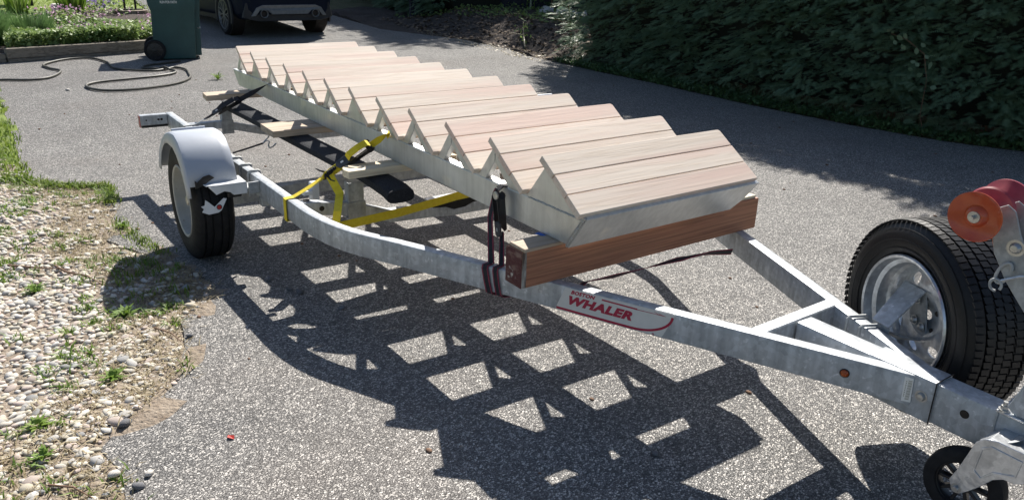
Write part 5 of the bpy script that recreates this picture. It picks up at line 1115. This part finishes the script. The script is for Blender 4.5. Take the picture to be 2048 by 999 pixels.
# lower bumper cladding with silver trim
m = MB(); m.prism([(-.86, .34), (-.80, .60), (-.60, .66), (.60, .66), (.80, .60), (.86, .34), (.6, .28), (-.6, .28)], lambda u, v, w: CV(-.03 + abs(u) * .10 - w, u, v), -.06, .02); m.build('rear_bumper', pmat('grey_black_cladding', (.02, .02, .022), (.03, .03, .032), 9, .6), car, bevel=.01)
m = MB(); outl = [(-.72, .365), (-.63, .365), (-.58, .43), (-.45, .455), (-.40, .40), (-.36, .40), (-.32, .47), (.32, .47), (.36, .40), (.40, .40), (.45, .455), (.58, .43), (.63, .365), (.72, .365), (.62, .52), (.50, .565), (-.50, .565), (-.62, .52)]
m.prism([(-.50, .565), (-.62, .52), (-.72, .37), (-.64, .37), (-.56, .47), (-.42, .47), (-.34, .40), (.34, .40), (.42, .47), (.56, .47), (.64, .37), (.72, .37), (.62, .52), (.50, .565)], lambda u, v, w: CV(-.035 + abs(u) * .08 - w, u, v), -.01, .022); m.build('diffuser_trim', MT['satin'], car, bevel=.006)
for sg in (-1, 1): m = MB(); m.lathe([(.056, -.05), (.062, .02), (.070, .022), (.066, -.05)], CV(-.02, sg * .49, .415), tuple(-(Vector(CV(1, 0, 0)) - Vector(CV(0, 0, 0)))), 24); m.build('exhaust_tip', MT['satin'], car, smooth=True); m = MB(); m.lathe([(0, -.02), (.058, -.02)], CV(-.02, sg * .49, .415), tuple(-(Vector(CV(1, 0, 0)) - Vector(CV(0, 0, 0)))), 20); m.build('exhaust_hole', MT['iron'], car)
for fx in (.78, 3.62):
    for sg in (-1, 1):
        c = Vector(CV(fx, sg * .845, .362)); axv = (Vector(CV(0, 1, 0)) - Vector(CV(0, 0, 0))) * sg; w = thing_part('wheel', tuple(c), car)
        tyre('tyre', c, tuple(axv), .362, .262, .235, MT['rubber'], w, True, 56)
        m = MB(); m.lathe([(.262, .112), (.268, .118), (.255, .118), (.245, .10), (.24, -.05)], c, axv, 56); m.build('rim', MT['satin'], w, smooth=True)
        m = MB(); m.lathe([(0, .02), (.245, .02)], c, axv, 40); m.build('brake_disc', MT['iron'], w)
        u_ = axv.cross(Vector((0, 0, 1))).normalized(); zz_ = Vector((0, 0, 1))
        for i in range(10):
            t = 2 * math.pi * i / 10; d = u_ * math.cos(t) + zz_ * math.sin(t); m = MB(); m.bar(c + d * .03 + axv * .095, c + d * .15 + axv * .10, .022, .02, up=axv)
            for dt in (-.17, .17): d2 = u_ * math.cos(t + dt) + zz_ * math.sin(t + dt); m.bar(c + d * .135 + axv * .10, c + d2 * .256 + axv * .106, .016, .018, up=axv)
            m.build('wheel_spoke', MT['satin'], w)
        m = MB(); m.lathe([(0, .11), (.03, .108), (.04, .09)], c, axv, 20); m.build('hub_cap', MT['satin'], w, smooth=True)
        # arch cladding
        m = MB(); A_ = np.linspace(-.35, math.pi + .35, 20); m.ribbon([Vector(CV(fx + .415 * math.cos(t), sg * .945, .362 + .415 * math.sin(t))) for t in A_], .07, .03, [Vector(CV(fx + math.cos(t), 0, .362 + math.sin(t))) - Vector(CV(fx, 0, .362)) for t in A_]); m.build('wheel_arch', bpy.data.materials['grey_black_cladding'], car)
        m = MB(); m.cyl(c - axv * .15, c + axv * .075, .385, 40); m.build('wheel_well', MT['iron'], car)
m = MB(); m.box(CV(2.2, 0, .30), (2.3, 1.75, .12), Matrix.Rotation(cyaw, 3, 'Z')); m.build('underbody', MT['iron'], car)

# ================================================================== VEGETATION AND BACKGROUND
def frond_template(n=6, L=1.0, W=.42):
    """one flat spray of needles: leaflets either side of a stem, x forward, y sideways, z up"""
    T = []
    for i in range(n):
        t = (i + .6) / (n + .6); l = W * (1 - .65 * t) * L
        for sg in (-1, 1):
            a = (t * L - .05, .012 * sg, 0); b = (t * L + .07, .012 * sg, .0); c = (t * L + .32 * l + .10, sg * l, -.10 * l - .05)
            T.append((a, b, c) if sg == 1 else (b, a, c))
    T.append(((L * .85, -.035, 0), (L * .85, .035, 0), (L * 1.12, 0, -.06)))
    return np.array(T)
FT = frond_template()
def fronds(name, P, D, U, S, mat_):
    """P positions, D forward directions, U up-ish, S sizes"""
    P = np.asarray(P); D = np.asarray(D, dtype=float); D /= np.linalg.norm(D, axis=1)[:, None]; U = np.asarray(U, dtype=float)
    Sd = np.cross(U, D); Sd /= np.linalg.norm(Sd, axis=1)[:, None]; U2 = np.cross(D, Sd); S = np.asarray(S)[:, None, None, None]
    T = FT[None]; V = P[:, None, None] + S * (T[..., 0:1] * D[:, None, None] + T[..., 1:2] * Sd[:, None, None] + T[..., 2:3] * U2[:, None, None])
    V = V.reshape(-1, 3); return npmesh(name, V, np.arange(len(V)).reshape(-1, 3), mat_)
def hedge(line, h0, h1, depth, n_bough, fsz, label, name='hedge', mat_='hedge', seed=1, core=True, zstart=.1, bulge=.5, parts=True):
    """line: base polyline of the visible face (left to right seen from the drive), normal towards -y / camera"""
    rg = np.random.RandomState(seed); L = [Vector(p) for p in line]; seglen = [(L[i + 1] - L[i]).length for i in range(len(L) - 1)]; tot = sum(seglen)
    def at(s):
        i = 0
        while i < len(seglen) - 1 and s > seglen[i]: s -= seglen[i]; i += 1
        t = min(1, s / seglen[i]); p = L[i].lerp(L[i + 1], t); d = (L[i + 1] - L[i]).normalized(); return p, Vector((d.y, -d.x)), d
    def face_pt(s, v):
        p, n, d = at(s); h = h0 + (h1 - h0) * s / tot; h *= 1 + .16 * noise.noise(Vector((s * .9, seed, 0)))
        lean = bulge * (math.sin(min(1, v * 1.15) * math.pi) * .55 + .30) - max(0, v - .75) * 2.6 * depth * .5
        lump = .22 * noise.noise(Vector((s * 1.3, v * h * 1.2, seed))) + .12 * noise.noise(Vector((s * 3.3, v * h * 3.1, seed + 4)))
        q = p + n * (lean + lump - .25); return Vector((q.x, q.y, gz(q.x, q.y) + zstart + v * h)), n, d
    P = []; D = []; U = []; S = []
    for _ in range(n_bough):
        s_ = rg.uniform(0, tot); v = rg.uniform(0, 1) ** .9; c, n, d = face_pt(s_, v)
        n3 = Vector((n.x, n.y, 0)); d3 = Vector((d.x, d.y, 0)); out = (n3 * rg.uniform(.6, 1.1) + d3 * rg.normal(0, .6) + Vector((0, 0, rg.uniform(-.32, .06) + (.5 if v > .9 else 0)))).normalized()
        side = out.cross(Vector((0, 0, 1))).normalized(); up = (side.cross(out) * .5 + Vector((0, 0, 1)) + n3 * .35).normalized(); BL = rg.uniform(.30, .60); base = c - out * BL * .30 - n3 * rg.uniform(0, .25)
        for k in range(15):
            t = rg.uniform(.15, 1.0); w = rg.normal(0, .26) * BL * (1.15 - t * .7)
            p = base + out * BL * t + side * w + up * (-.16 * BL * t * t + rg.normal(0, .012))
            dr_ = (out * .8 + side * (w / BL) * 2.0 + up * rg.uniform(-.30, .0)).normalized()
            P.append(tuple(p)); D.append(tuple(dr_)); U.append(tuple(up + side * rg.normal(0, .22))); S.append(fsz * rg.uniform(.6, 1.25))
    p0, _, _ = at(tot / 2); root = thing(name, (p0.x, p0.y, gz(p0.x, p0.y)), label, 'hedge')
    link('foliage', fronds('foliage', P, D, U, S, MT[mat_]), root)
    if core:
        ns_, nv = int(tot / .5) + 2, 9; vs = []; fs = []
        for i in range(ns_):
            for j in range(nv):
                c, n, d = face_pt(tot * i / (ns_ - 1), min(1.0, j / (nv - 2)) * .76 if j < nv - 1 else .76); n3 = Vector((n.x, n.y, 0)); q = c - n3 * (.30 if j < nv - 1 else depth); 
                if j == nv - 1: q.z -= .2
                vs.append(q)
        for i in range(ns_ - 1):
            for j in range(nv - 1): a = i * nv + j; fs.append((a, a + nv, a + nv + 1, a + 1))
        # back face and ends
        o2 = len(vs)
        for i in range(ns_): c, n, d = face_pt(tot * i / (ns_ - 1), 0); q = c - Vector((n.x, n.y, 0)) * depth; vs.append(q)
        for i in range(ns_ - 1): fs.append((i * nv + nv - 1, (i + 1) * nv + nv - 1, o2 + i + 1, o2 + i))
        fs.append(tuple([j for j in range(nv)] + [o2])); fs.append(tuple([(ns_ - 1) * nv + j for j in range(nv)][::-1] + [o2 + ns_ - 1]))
        m = MB(); m.add(vs, fs); m.build('light_block_core', MT['hedgecore'], root)  # solid core added inside the hedge to block light, not real branches
    for i in range(int(tot / 1.1)):
        c, n, d = face_pt(i * 1.1 + .5, .0); q = c - Vector((n.x, n.y, 0)) * (.55); m = MB(); m.tube([(q.x, q.y, gz(q.x, q.y) - .05), (q.x + .03, q.y, q.z + .5), (q.x - .02, q.y + .05, q.z + 1.4)], [.06, .05, .035], 7); m.build('trunk', MT['twig'], root)
    return root
hedge([(-8.3, 7.0), (-7.75, 6.62), (-6.3, 6.42), (-4.8, 6.32), (-3.4, 6.22), (-2.2, 6.22), (-1.0, 6.38), (.4, 6.85), (2.2, 7.4)], 3.9, 3.4, 1.7, 3300, .105, 'tall dark yew hedge along the right side of the driveway', seed=3)
hedge([(-19.5, 8.0), (-17.0, 7.7), (-14.8, 7.45), (-13.6, 7.5)], 4.3, 3.9, 1.5, 900, .17, 'dark hedge in deep shade behind the parked car', seed=8, bulge=.4)
hedge([(-27, 7.2), (-23, 8.2), (-20.5, 8.6)], 3.2, 3.6, 1.5, 260, .20, 'farther dark shrubbery beyond the parked car', seed=12, bulge=.4)
# wood behind the fence so that the horizon never shows as bare ground
# pale sunlit sprig poking from the hedge end
sp = []
for i in range(8):
    z = .55 + .55 * i / 7; c = Vector((-8.35 + rnd.uniform(-.12, .1), 6.75 + rnd.uniform(-.1, .1), z)); d = Vector((-.35 + rnd.uniform(-.2, .2), -.9, rnd.uniform(-.15, .1)))
    sp.append((c, d.normalized()))
sg_ = thing('bright_shrub', (-8.3, 7.0, gz(-8.3, 7.0)), 'small shrub with pale sunlit leaves at the left end of the yew hedge', 'shrub')
P = []; D = []; U = []; S = []
for c, d in sp:
    sd_ = d.cross(Vector((0, 0, 1))).normalized()
    for k in range(7): P.append(tuple(c + sd_ * rnd.uniform(-.09, .09) + d * rnd.uniform(-.1, .1))); D.append(tuple(d + sd_ * rnd.uniform(-.6, .6))); U.append((0, 0, 1)); S.append(rnd.uniform(.07, .12))
link('leaves', fronds('leaves', P, D, U, S, MT['brightfrond']), sg_)
m = MB(); m.tube([(-8.3, 7.0, 0), (-8.33, 6.95, .6), (-8.38, 6.85, 1.15)], [.015, .012, .006], 6)
for c, d in sp: m.tube([(-8.33, 6.93, c.z - .08), tuple(c + d * .12)], [.006, .003], 4)
m.build('stems', MT['twig'], sg_)

# verge of ivy and grass at the foot of the hedge
def leaves(name, pts, size, mat_, zr, tilt=.6, zf=gz, lab=None, parent=None, cup=0):
    n = len(pts); P = np.array([(a, b, zf(a, b) + rnd.uniform(*zr)) for a, b in pts]); a = nr.uniform(0, 6.283, n); tl = nr.normal(0, tilt, n); s = size * nr.uniform(.5, 1.3, n)
    d = np.stack([np.cos(a) * np.cos(tl), np.sin(a) * np.cos(tl), np.sin(tl)], 1); sd_ = np.stack([-np.sin(a), np.cos(a), nr.normal(0, .35, n)], 1); sd_ /= np.linalg.norm(sd_, axis=1)[:, None]
    S = s[:, None]; v0 = P - d * S * .5; v1 = P + sd_ * S * .42 - d * S * .05; v2 = P + d * S * .6; v3 = P - sd_ * S * .42 - d * S * .05
    V = np.stack([v0, v1, v2, v3], 1).reshape(-1, 3); i = np.arange(n)[:, None] * 4; return npmesh(name, V, np.concatenate([i + np.array([[0, 1, 2]]), i + np.array([[0, 2, 3]])]), mat_)
def hb(x): # y of the driveway's right edge at x
    P = [p for p in EDGE_R if p[0] > -12.2]
    for (xa, ya), (xb, yb) in zip(P[:-1], P[1:]):
        if xb <= x <= xa: return ya + (yb - ya) * (x - xa) / (xb - xa)
    return 7
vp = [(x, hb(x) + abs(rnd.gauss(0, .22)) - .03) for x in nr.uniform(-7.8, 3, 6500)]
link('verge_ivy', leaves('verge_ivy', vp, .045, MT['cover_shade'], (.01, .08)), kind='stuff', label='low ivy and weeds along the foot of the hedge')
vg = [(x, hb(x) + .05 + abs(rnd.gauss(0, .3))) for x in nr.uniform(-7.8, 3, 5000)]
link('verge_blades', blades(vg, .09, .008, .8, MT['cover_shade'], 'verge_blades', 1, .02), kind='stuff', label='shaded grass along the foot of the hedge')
# broad leaves hanging out of the hedge on the right
bl_ = thing('climbing_vine', (-1.9, 6.1, 0), 'broad leaved vine hanging out of the hedge near its right end', 'vine')
m = MB()
vt = [Vector((-2.2, 6.15, .95)), Vector((-1.95, 6.0, .92)), Vector((-1.75, 6.0, .8)), Vector((-1.7, 6.05, .55)), Vector((-1.72, 6.1, .2)), Vector((-1.70, 6.2, .0))]
m.tube(catmull([(v.x, v.y, v.z) for v in vt], 4) and [v for v in vt], .004, 5); m.build('stem', MT['twig'], bl_)
m = MB()
for i in range(16):
    t = rnd.random() * 3.0; v = vt[int(t)].lerp(vt[min(5, int(t) + 1)], t % 1) + Vector((rnd.uniform(-.14, .14), rnd.uniform(-.1, .03), rnd.uniform(-.08, .06))); r_ = rnd.uniform(.022, .040); a = rnd.uniform(0, 6.28)
    ux = Vector((math.cos(a), -.15, math.sin(a))).normalized(); uy = Vector((-math.sin(a), rnd.uniform(-.5, .1), math.cos(a))).normalized(); m.add([v - ux * r_, v - uy * r_ * .7 - ux * r_ * .3, v - uy * r_ * .6 + ux * r_ * .4, v + ux * r_ * 1.2, v + uy * r_ * .6 + ux * r_ * .4, v + uy * r_ * .7 - ux * r_ * .3], [(0, 1, 2, 3, 4, 5)])
m.build('vine_leaves', MT['hedge'], bl_, kind='stuff')

# soil bank, fence, pole with climber, pale cobbles
def bankh(x, y):
    d = y - (6.45 if x > -11 else 6.45 - (x + 11) * -.0); return .34 * sm(.0, 1.6, y - 6.45 - max(0, -(x + 11.5)) * .0) * sm(-14.8, -13.2, x) * 1.0
bankp = [(-7.6, 6.22), (-8.6, 6.27), (-9.6, 6.57), (-11.0, 6.52), (-11.9, 6.12), (-13.0, 5.62), (-16.5, 5.7), (-18, 11.5), (-9, 13.0), (-5.5, 9.0), (-7.0, 6.7)]
sheet('soil_bank', densify(bankp, .3, .02), .012, MT['bank'], step=.22, lump=.10, lscale=2.6, hfun=bankh, kind='structure', skirt=.1)
zb = lambda x, y: gz(x, y) + .012 + .10 * noise.noise(Vector((x * 2.6, y * 2.6, 3.1))) + bankh(x, y)
lp = scatter(2600, -14.5, -7.8, 6.2, 8.6, lambda a, b: pt_in(bankp, a, b))
link('leaf_litter', leaves('leaf_litter', lp, .07, pmat('dead_leaves', (.11, .075, .05), (.26, .19, .13), 9, .9), (.0, .03), .3, zb), kind='stuff', label='brown leaf litter covering the soil bank')
lp = scatter(700, -12.6, -7.8, 5.9, 6.75, lambda a, b: b > (6.05 if a > -9 else 6.2) - .1)
link('edge_debris', leaves('edge_debris', lp, .035, MT['drygrass'], (.0, .02), .3), kind='stuff', label='dry debris along the far edge of the asphalt')
gp = scatter(1400, -15.2, -10.2, 7.0, 9.6, lambda a, b: pt_in(bankp, a, b) and b > 7.6 + .2 * (a + 12))
link('bank_greenery', leaves('bank_greenery', gp, .07, MT['cover'], (.01, .09), .7, zb), kind='stuff', label='green ground cover on top of the soil bank')
fn = thing('garden_fence', (-14.2, 10.0, 0), 'tall dark board fence beyond the soil bank', 'fence')
fa, fb_ = Vector((-14.75, 7.3, 0)), Vector((-12.2, 12.6, 0)); nb_ = 46; m = MB(); fd = (fb_ - fa) / nb_
for i in range(nb_):
    a = fa + fd * (i - .04); b_ = fa + fd * (i + 1.04); z0 = .1; oq = (i % 2) * .016; m.bar((a.x + oq, a.y - oq, z0 + 1.2), (b_.x + oq, b_.y - oq, z0 + 1.2), .018, 2.4)
m.build('fence_boards', MT['fence'], fn, kind='stuff')
for z in (.5, 1.7): m = MB(); q = fd.normalized().cross(Vector((0, 0, 1))) * .03; m.bar(fa + q * -1 + Vector((0, 0, z)), fb_ + q * -1 + Vector((0, 0, z)), .04, .09); m.build('fence_rail', MT['fence'], fn)
for i in range(5): p = fa + (fb_ - fa) * i / 4; q = fd.normalized().cross(Vector((0, 0, 1))) * -.08; m = MB(); m.box((p.x + q.x, p.y + q.y, 1.05), (.1, .1, 2.1)); m.build('fence_post', MT['fence'], fn)
cl = thing('climber_pole', (-13.1, 9.62, 0), 'thin sunlit pole with a climbing plant in front of the dark fence', 'plant support')
px_, py_ = -13.1, 9.62
m = MB(); m.cyl((px_, py_, .2), (px_, py_, 2.4), .022, 10); m.build('pole', pmat('pale_pole', (.35, .38, .28), (.5, .52, .4), 9, .6), cl)
m = MB(); m.cyl((px_ + .05, py_ + .07, .2), (px_ + .05, py_ + .07, 2.3), .008, 6); m.cyl((px_ - .05, py_ - .07, .2), (px_ - .05, py_ - .07, 2.3), .008, 6); m.build('vine_stem', MT['weed'], cl)
V = leaves('vine_leaves', [(px_ + rnd.gauss(0, .06), py_ + rnd.gauss(0, .10)) for _ in range(130)], .06, MT['cover'], (.15, 1.9), .8); link('vine_leaves', V, cl)
V = leaves('x', [(px_ + .3 + rnd.gauss(0, .12), py_ + .35 + rnd.gauss(0, .22)) for _ in range(500)], .07, MT['cover_shade'], (.1, 1.9), .8); sh_ = thing('leafy_shrub', (px_ + .3, py_ + .4, .2), 'dim leafy shrub against the fence right of the pole', 'shrub'); o = link('foliage', V, sh_)
m = MB(); m.tube([(px_ + .3, py_ + .4, .1), (px_ + .28, py_ + .42, 1.0), (px_ + .33, py_ + .38, 1.8)], [.02, .014, .008], 6); m.build('stem', MT['twig'], sh_)
# pale cobbles lit by the sun beside the hedge end
k = 0
for (x, y) in scatter(48, -12.6, -10.9, 9.3, 10.2, None):
    v, f = PBS[k % 6]; 
    if k == 0: cbm = [npmesh('cobble', PBS[q][0], PBS[q][1], MT['stonewhite'], False) for q in range(6)]
    o = bpy.data.objects.new('cobble', cbm[k % 6]); COL.objects.link(o); r_ = rnd.uniform(.05, .10); o.location = (x, y, zb(x, y) + r_ * .4); o.scale = (r_ * 1.3, r_, r_ * .8); o.rotation_euler = (0, 0, rnd.uniform(0, 6))
    o['label'] = ('larger ' if r_ > .075 else 'smaller ') + 'pale cobble on the bank ' + ('near the leafy pole' if x < -12.0 else 'between the pole and the hedge end' if x < -11.4 else 'beside the left end of the yew hedge'); o['category'] = 'stone'; o['group'] = 'pale cobbles beside the hedge'; k += 1
# fallen branch with leaves on the bank
fbn = thing('fallen_branch', (-9.8, 6.9, zb(-9.8, 6.9)), 'pale fallen branch with a few sunlit leaves on the soil bank', 'branch')
m = MB(); m.tube([(-9.35, 6.75, zb(-9.35, 6.75) + .05), (-9.9, 7.1, zb(-9.9, 7.1) + .10), (-10.6, 7.6, zb(-10.6, 7.6) + .12)], [.018, .012, .006], 6); m.tube([(-9.7, 6.98, zb(-9.7, 7) + .08), (-9.9, 6.8, zb(-9.9, 6.8) + .2)], .007, 5); m.build('limb', MT['drygrass'], fbn)
link('leaves', leaves('leaves', [(-9.5 - t * 1.0 + rnd.gauss(0, .08), 6.82 + t * .7 + rnd.gauss(0, .08)) for t in nr.uniform(0, 1, 46)], .07, MT['cover'], (.03, .2), .7, zb), fbn)

# ---- flower bed
FBZ = lambda x, y: gz(x, y) + (.13 if x > -12 else .07)
bedp = [(-10.78, -1.3), (-11.27, .62), (-11.6, .92), (-13.0, 1.3), (-15.2, 1.5), (-15.8, .8), (-15.2, -3.0), (-11.2, -3.2)]
def mound(x, y): return FBZ(x, y) - .05 + .07 * (noise.noise(Vector((x * 1.3, y * 1.3, 2))) + .6)
cp = scatter(13500, -14.9, -10.8, -1.15, 1.5, lambda a, b: pt_in(bedp, a, b) and a > -13.5 - .3 * noise.noise(Vector((a, b, 3))) - (1.3 if b < .1 else 0))
V = leaves('cranesbill_foliage', cp, .068, MT['cover'], (.02, .20), .55, mound); link('cranesbill_cover', V, kind='stuff', label='low leafy cranesbill filling the flower bed')
cp = [(x + rnd.gauss(0, .02), y) for x, y in [(-10.72 - .262 * (y + 1.17), y) for y in nr.uniform(-1.1, .62, 1800)]]
V = leaves('edge', [(a - abs(rnd.gauss(0, .12)), b) for a, b in cp], .06, MT['cover'], (.0, .2), .7, lambda a, b: FBZ(a, b) + .06); link('bed_edge_leaves', V, kind='stuff', label='leaves spilling over the timber edging')
fp = scatter(150, -14.8, -11.0, -.6, 1.3, lambda a, b: pt_in(bedp, a, b) and noise.noise(Vector((a * 1.1, b * 1.1, 7))) > -.1)
V = leaves('f', fp * 3, .035, MT['flower'], (.19, .26), .5, mound); link('pink_blooms', V, kind='stuff', label='small pink blooms scattered over the leafy bed')
def shrub(name, x, y, z, R_, H_, n, bl, bw, mat_, label, cat='shrub', up=1.0):
    root = thing(name, (x, y, z), label, cat); V = []; F = []
    for i in range(n):
        a = rnd.uniform(0, 6.28); r0 = R_ * .55 * rnd.random() ** .5; e = rnd.uniform(.15, 1.0); h = H_ * rnd.uniform(.35, 1.0) * (1 - .45 * (r0 / R_) ** 2)
        b = Vector((x + math.cos(a) * r0, y + math.sin(a) * r0, z + h * .35 * rnd.random())); d = Vector((math.cos(a) * e * .7, math.sin(a) * e * .7, up)).normalized(); t = b + d * bl * rnd.uniform(.5, 1.2) * (h / H_ + .35)
        s_ = Vector((-math.sin(a + 1), math.cos(a + 1), 0)) * bw; md = b.lerp(t, .6) + Vector((0, 0, .03)); k_ = len(V); V += [b - s_, b + s_, md + s_, md - s_, t - Vector((0, 0, .02))]; F += [(k_, k_ + 1, k_ + 2), (k_, k_ + 2, k_ + 3), (k_ + 3, k_ + 2, k_ + 4)]
    link('foliage', npmesh('foliage', [tuple(v) for v in V], F, MT[mat_]), root)
    m = MB(); m.tube([(x, y, z - .05), (x + .01, y, z + H_ * .4)], [.03, .01], 6); m.build('stem', MT['twig'], root); return root
shrub('feathery_bush', -11.55, -1.55, .12, .75, .75, 4200, .38, .006, 'feather', 'feathery green bush at the left end of the timber edging', 'bush')
shrub('feathery_bush', -12.2, -.75, .14, .45, .5, 1300, .30, .006, 'feather', 'smaller feathery clump behind the timber edging', 'bush')
shrub('iris_clump', -15.0, .15, .25, .30, .5, 130, .55, .016, 'weed', 'clump of upright iris leaves at the back of the bed', 'plant', 1.6)
shrub('iris_clump', -14.7, -.75, .25, .25, .5, 90, .5, .014, 'weed', 'narrow tuft of iris leaves at the far left of the bed', 'plant', 1.6)
for (x, y, lb, mt_) in ((-13.9, -.15, 'mound of pink flowers beside the iris leaves', 'flower'), (-15.4, .62, 'violet flowers right of the iris leaves', 'flowerviolet')):
    root = thing('flower_mound', (x, y, .25), lb, 'flowers'); pts = [(x + rnd.gauss(0, .18), y + rnd.gauss(0, .22)) for _ in range(170)]
    link('petals', leaves('petals', pts, .05, MT[mt_], (.20, .38), .6, mound), root, kind='stuff'); link('foliage', leaves('foliage', [(x + rnd.gauss(0, .22), y + rnd.gauss(0, .28)) for _ in range(380)], .08, MT['cover'], (.0, .3), .6, mound), root)
m = MB(); m.box((-15.6, -.05, .38), (.28, .17, .22)); m.build('white_block', MT['stonewhite'], bevel=.02, label='pale stone block left of the iris leaves in the bed', cat='block')
dk = thing('garden_bench', (-18.2, -.9, gz(-18.2, -.9)), 'dark low bench standing beyond the flower bed', 'bench')
m = MB(); m.box((-18.2, -.8, .66), (.45, 1.2, .05)); m.build('seat', MT['iron'], dk); 
for yy in (-1.3, -.3): m = MB(); m.box((-18.2, yy, .45), (.4, .06, .42)); m.build('leg', MT['iron'], dk)
m = MB(); m.box((-18.0, -.55, .62), (.05, .30, .30)); m.build('pale_panel', MT['stonewhite'], dk)
# old round well stump with an iron bracket
ws = thing('stump_planter', (-15.3, 1.25, .15), 'round weathered wooden planter with an iron pump stand on top', 'planter')
m = MB(); n_ = 22
wc = Vector((-15.35, 1.22, .10))
m.lathe([(0, .0), (.31, .0), (.325, .12), (.31, .27)], wc, (0, 0, 1), 30); m.lathe([(.31, .27), (.32, .275), (.24, .28), (0, .27)], wc, (0, 0, 1), 30); m.build('drum', MT['well'], ws)
for i in range(n_):
    t = 2 * math.pi * i / n_; c = wc + Vector((math.cos(t) * .322, math.sin(t) * .322, .13)); m = MB(); M3 = Matrix.Rotation(t, 3, 'Z'); m.box(c, (.018, .084, .25), M3); m.build('stave', MT['well'], ws)
m = MB(); m.box(wc + Vector((0, -.03, .285)), (.10, .52, .022)); m.build('cross_board', MT['iron'], ws)
for yy in (-.10, .10): m = MB(); m.cyl(wc + Vector((0, yy, .28)), wc + Vector((0, yy, .95)), .020, 8); m.build('upright', MT['iron'], ws)
m = MB(); m.cyl(wc + Vector((0, -.10, .50)), wc + Vector((0, .10, .50)), .03, 10); m.build('windlass', MT['iron'], ws)
# lawn grass texture blades near the bed
lgp = scatter(5000, -22, -15.8, -3, 2.0)
link('lawn_blades', blades(lgp, .05, .02, .8, MT['grass'], 'lawn_blades', 1, .05), kind='stuff', label='sunlit mown grass beyond the flower bed')

# ---- tall trees beyond the fence: they throw the shade that covers the soil bank
def tall_tree(x, y, h, r_, n, label, sd_):
    rg = np.random.RandomState(sd_); root = thing('shade_tree', (x, y, gz(x, y)), label, 'tree', 'tall trees beyond the fence')
    m = MB(); m.tube([(x, y, 0), (x + .1, y, h * .4), (x, y + .1, h * .75), (x + .05, y, h * .95)], [.16, .12, .07, .02], 8)
    for k in range(9):
        a = rg.uniform(0, 6.28); z = h * rg.uniform(.3, .85); L = r_ * rg.uniform(.5, .9); m.tube([(x, y, z), (x + math.cos(a) * L * .5, y + math.sin(a) * L * .5, z + .2), (x + math.cos(a) * L, y + math.sin(a) * L, z + .25)], [.05, .03, .012], 5)
    m.build('trunk', MT['twig'], root); P = []; D = []; U = []; S = []
    for _ in range(n // 14):
        a = rg.uniform(0, 6.28); z = rg.uniform(.05, 1) ; rr = r_ * (1 - .55 * z) * rg.uniform(.35, 1); c = Vector((x + math.cos(a) * rr, y + math.sin(a) * rr, .3 + z * h)); o_ = Vector((math.cos(a), math.sin(a), rg.uniform(-.4, .2))).normalized()
        for k in range(14): P.append(tuple(c + Vector(rg.normal(0, .18, 3)))); D.append(tuple(o_ + Vector(rg.normal(0, .5, 3)))); U.append((0, 0, 1)); S.append(.24 * rg.uniform(.6, 1.3))
    link('crown', fronds('crown', P, D, U, S, MT['hedge']), root)
for i, (x, y, h, r_, lb) in enumerate(((-21.5, 9.6, 7.0, 1.9, 'dark conifer farthest left beyond the fence'), (-18.6, 9.9, 6.6, 1.9, 'dark conifer behind the shaded hedge by the car'), (-16.2, 10.6, 6.8, 1.9, 'dense conifer at the left end of the dark fence'), (-14.2, 12.2, 6.6, 1.9, 'dense conifer behind the middle of the dark fence'), (-11.6, 12.6, 6.2, 2.0, 'conifer behind the right end of the dark fence'), (-9.3, 11.4, 5.6, 1.7, 'conifer behind the left end of the yew hedge'))):
    tall_tree(x, y, h, r_, 5200, lb, 40 + i)
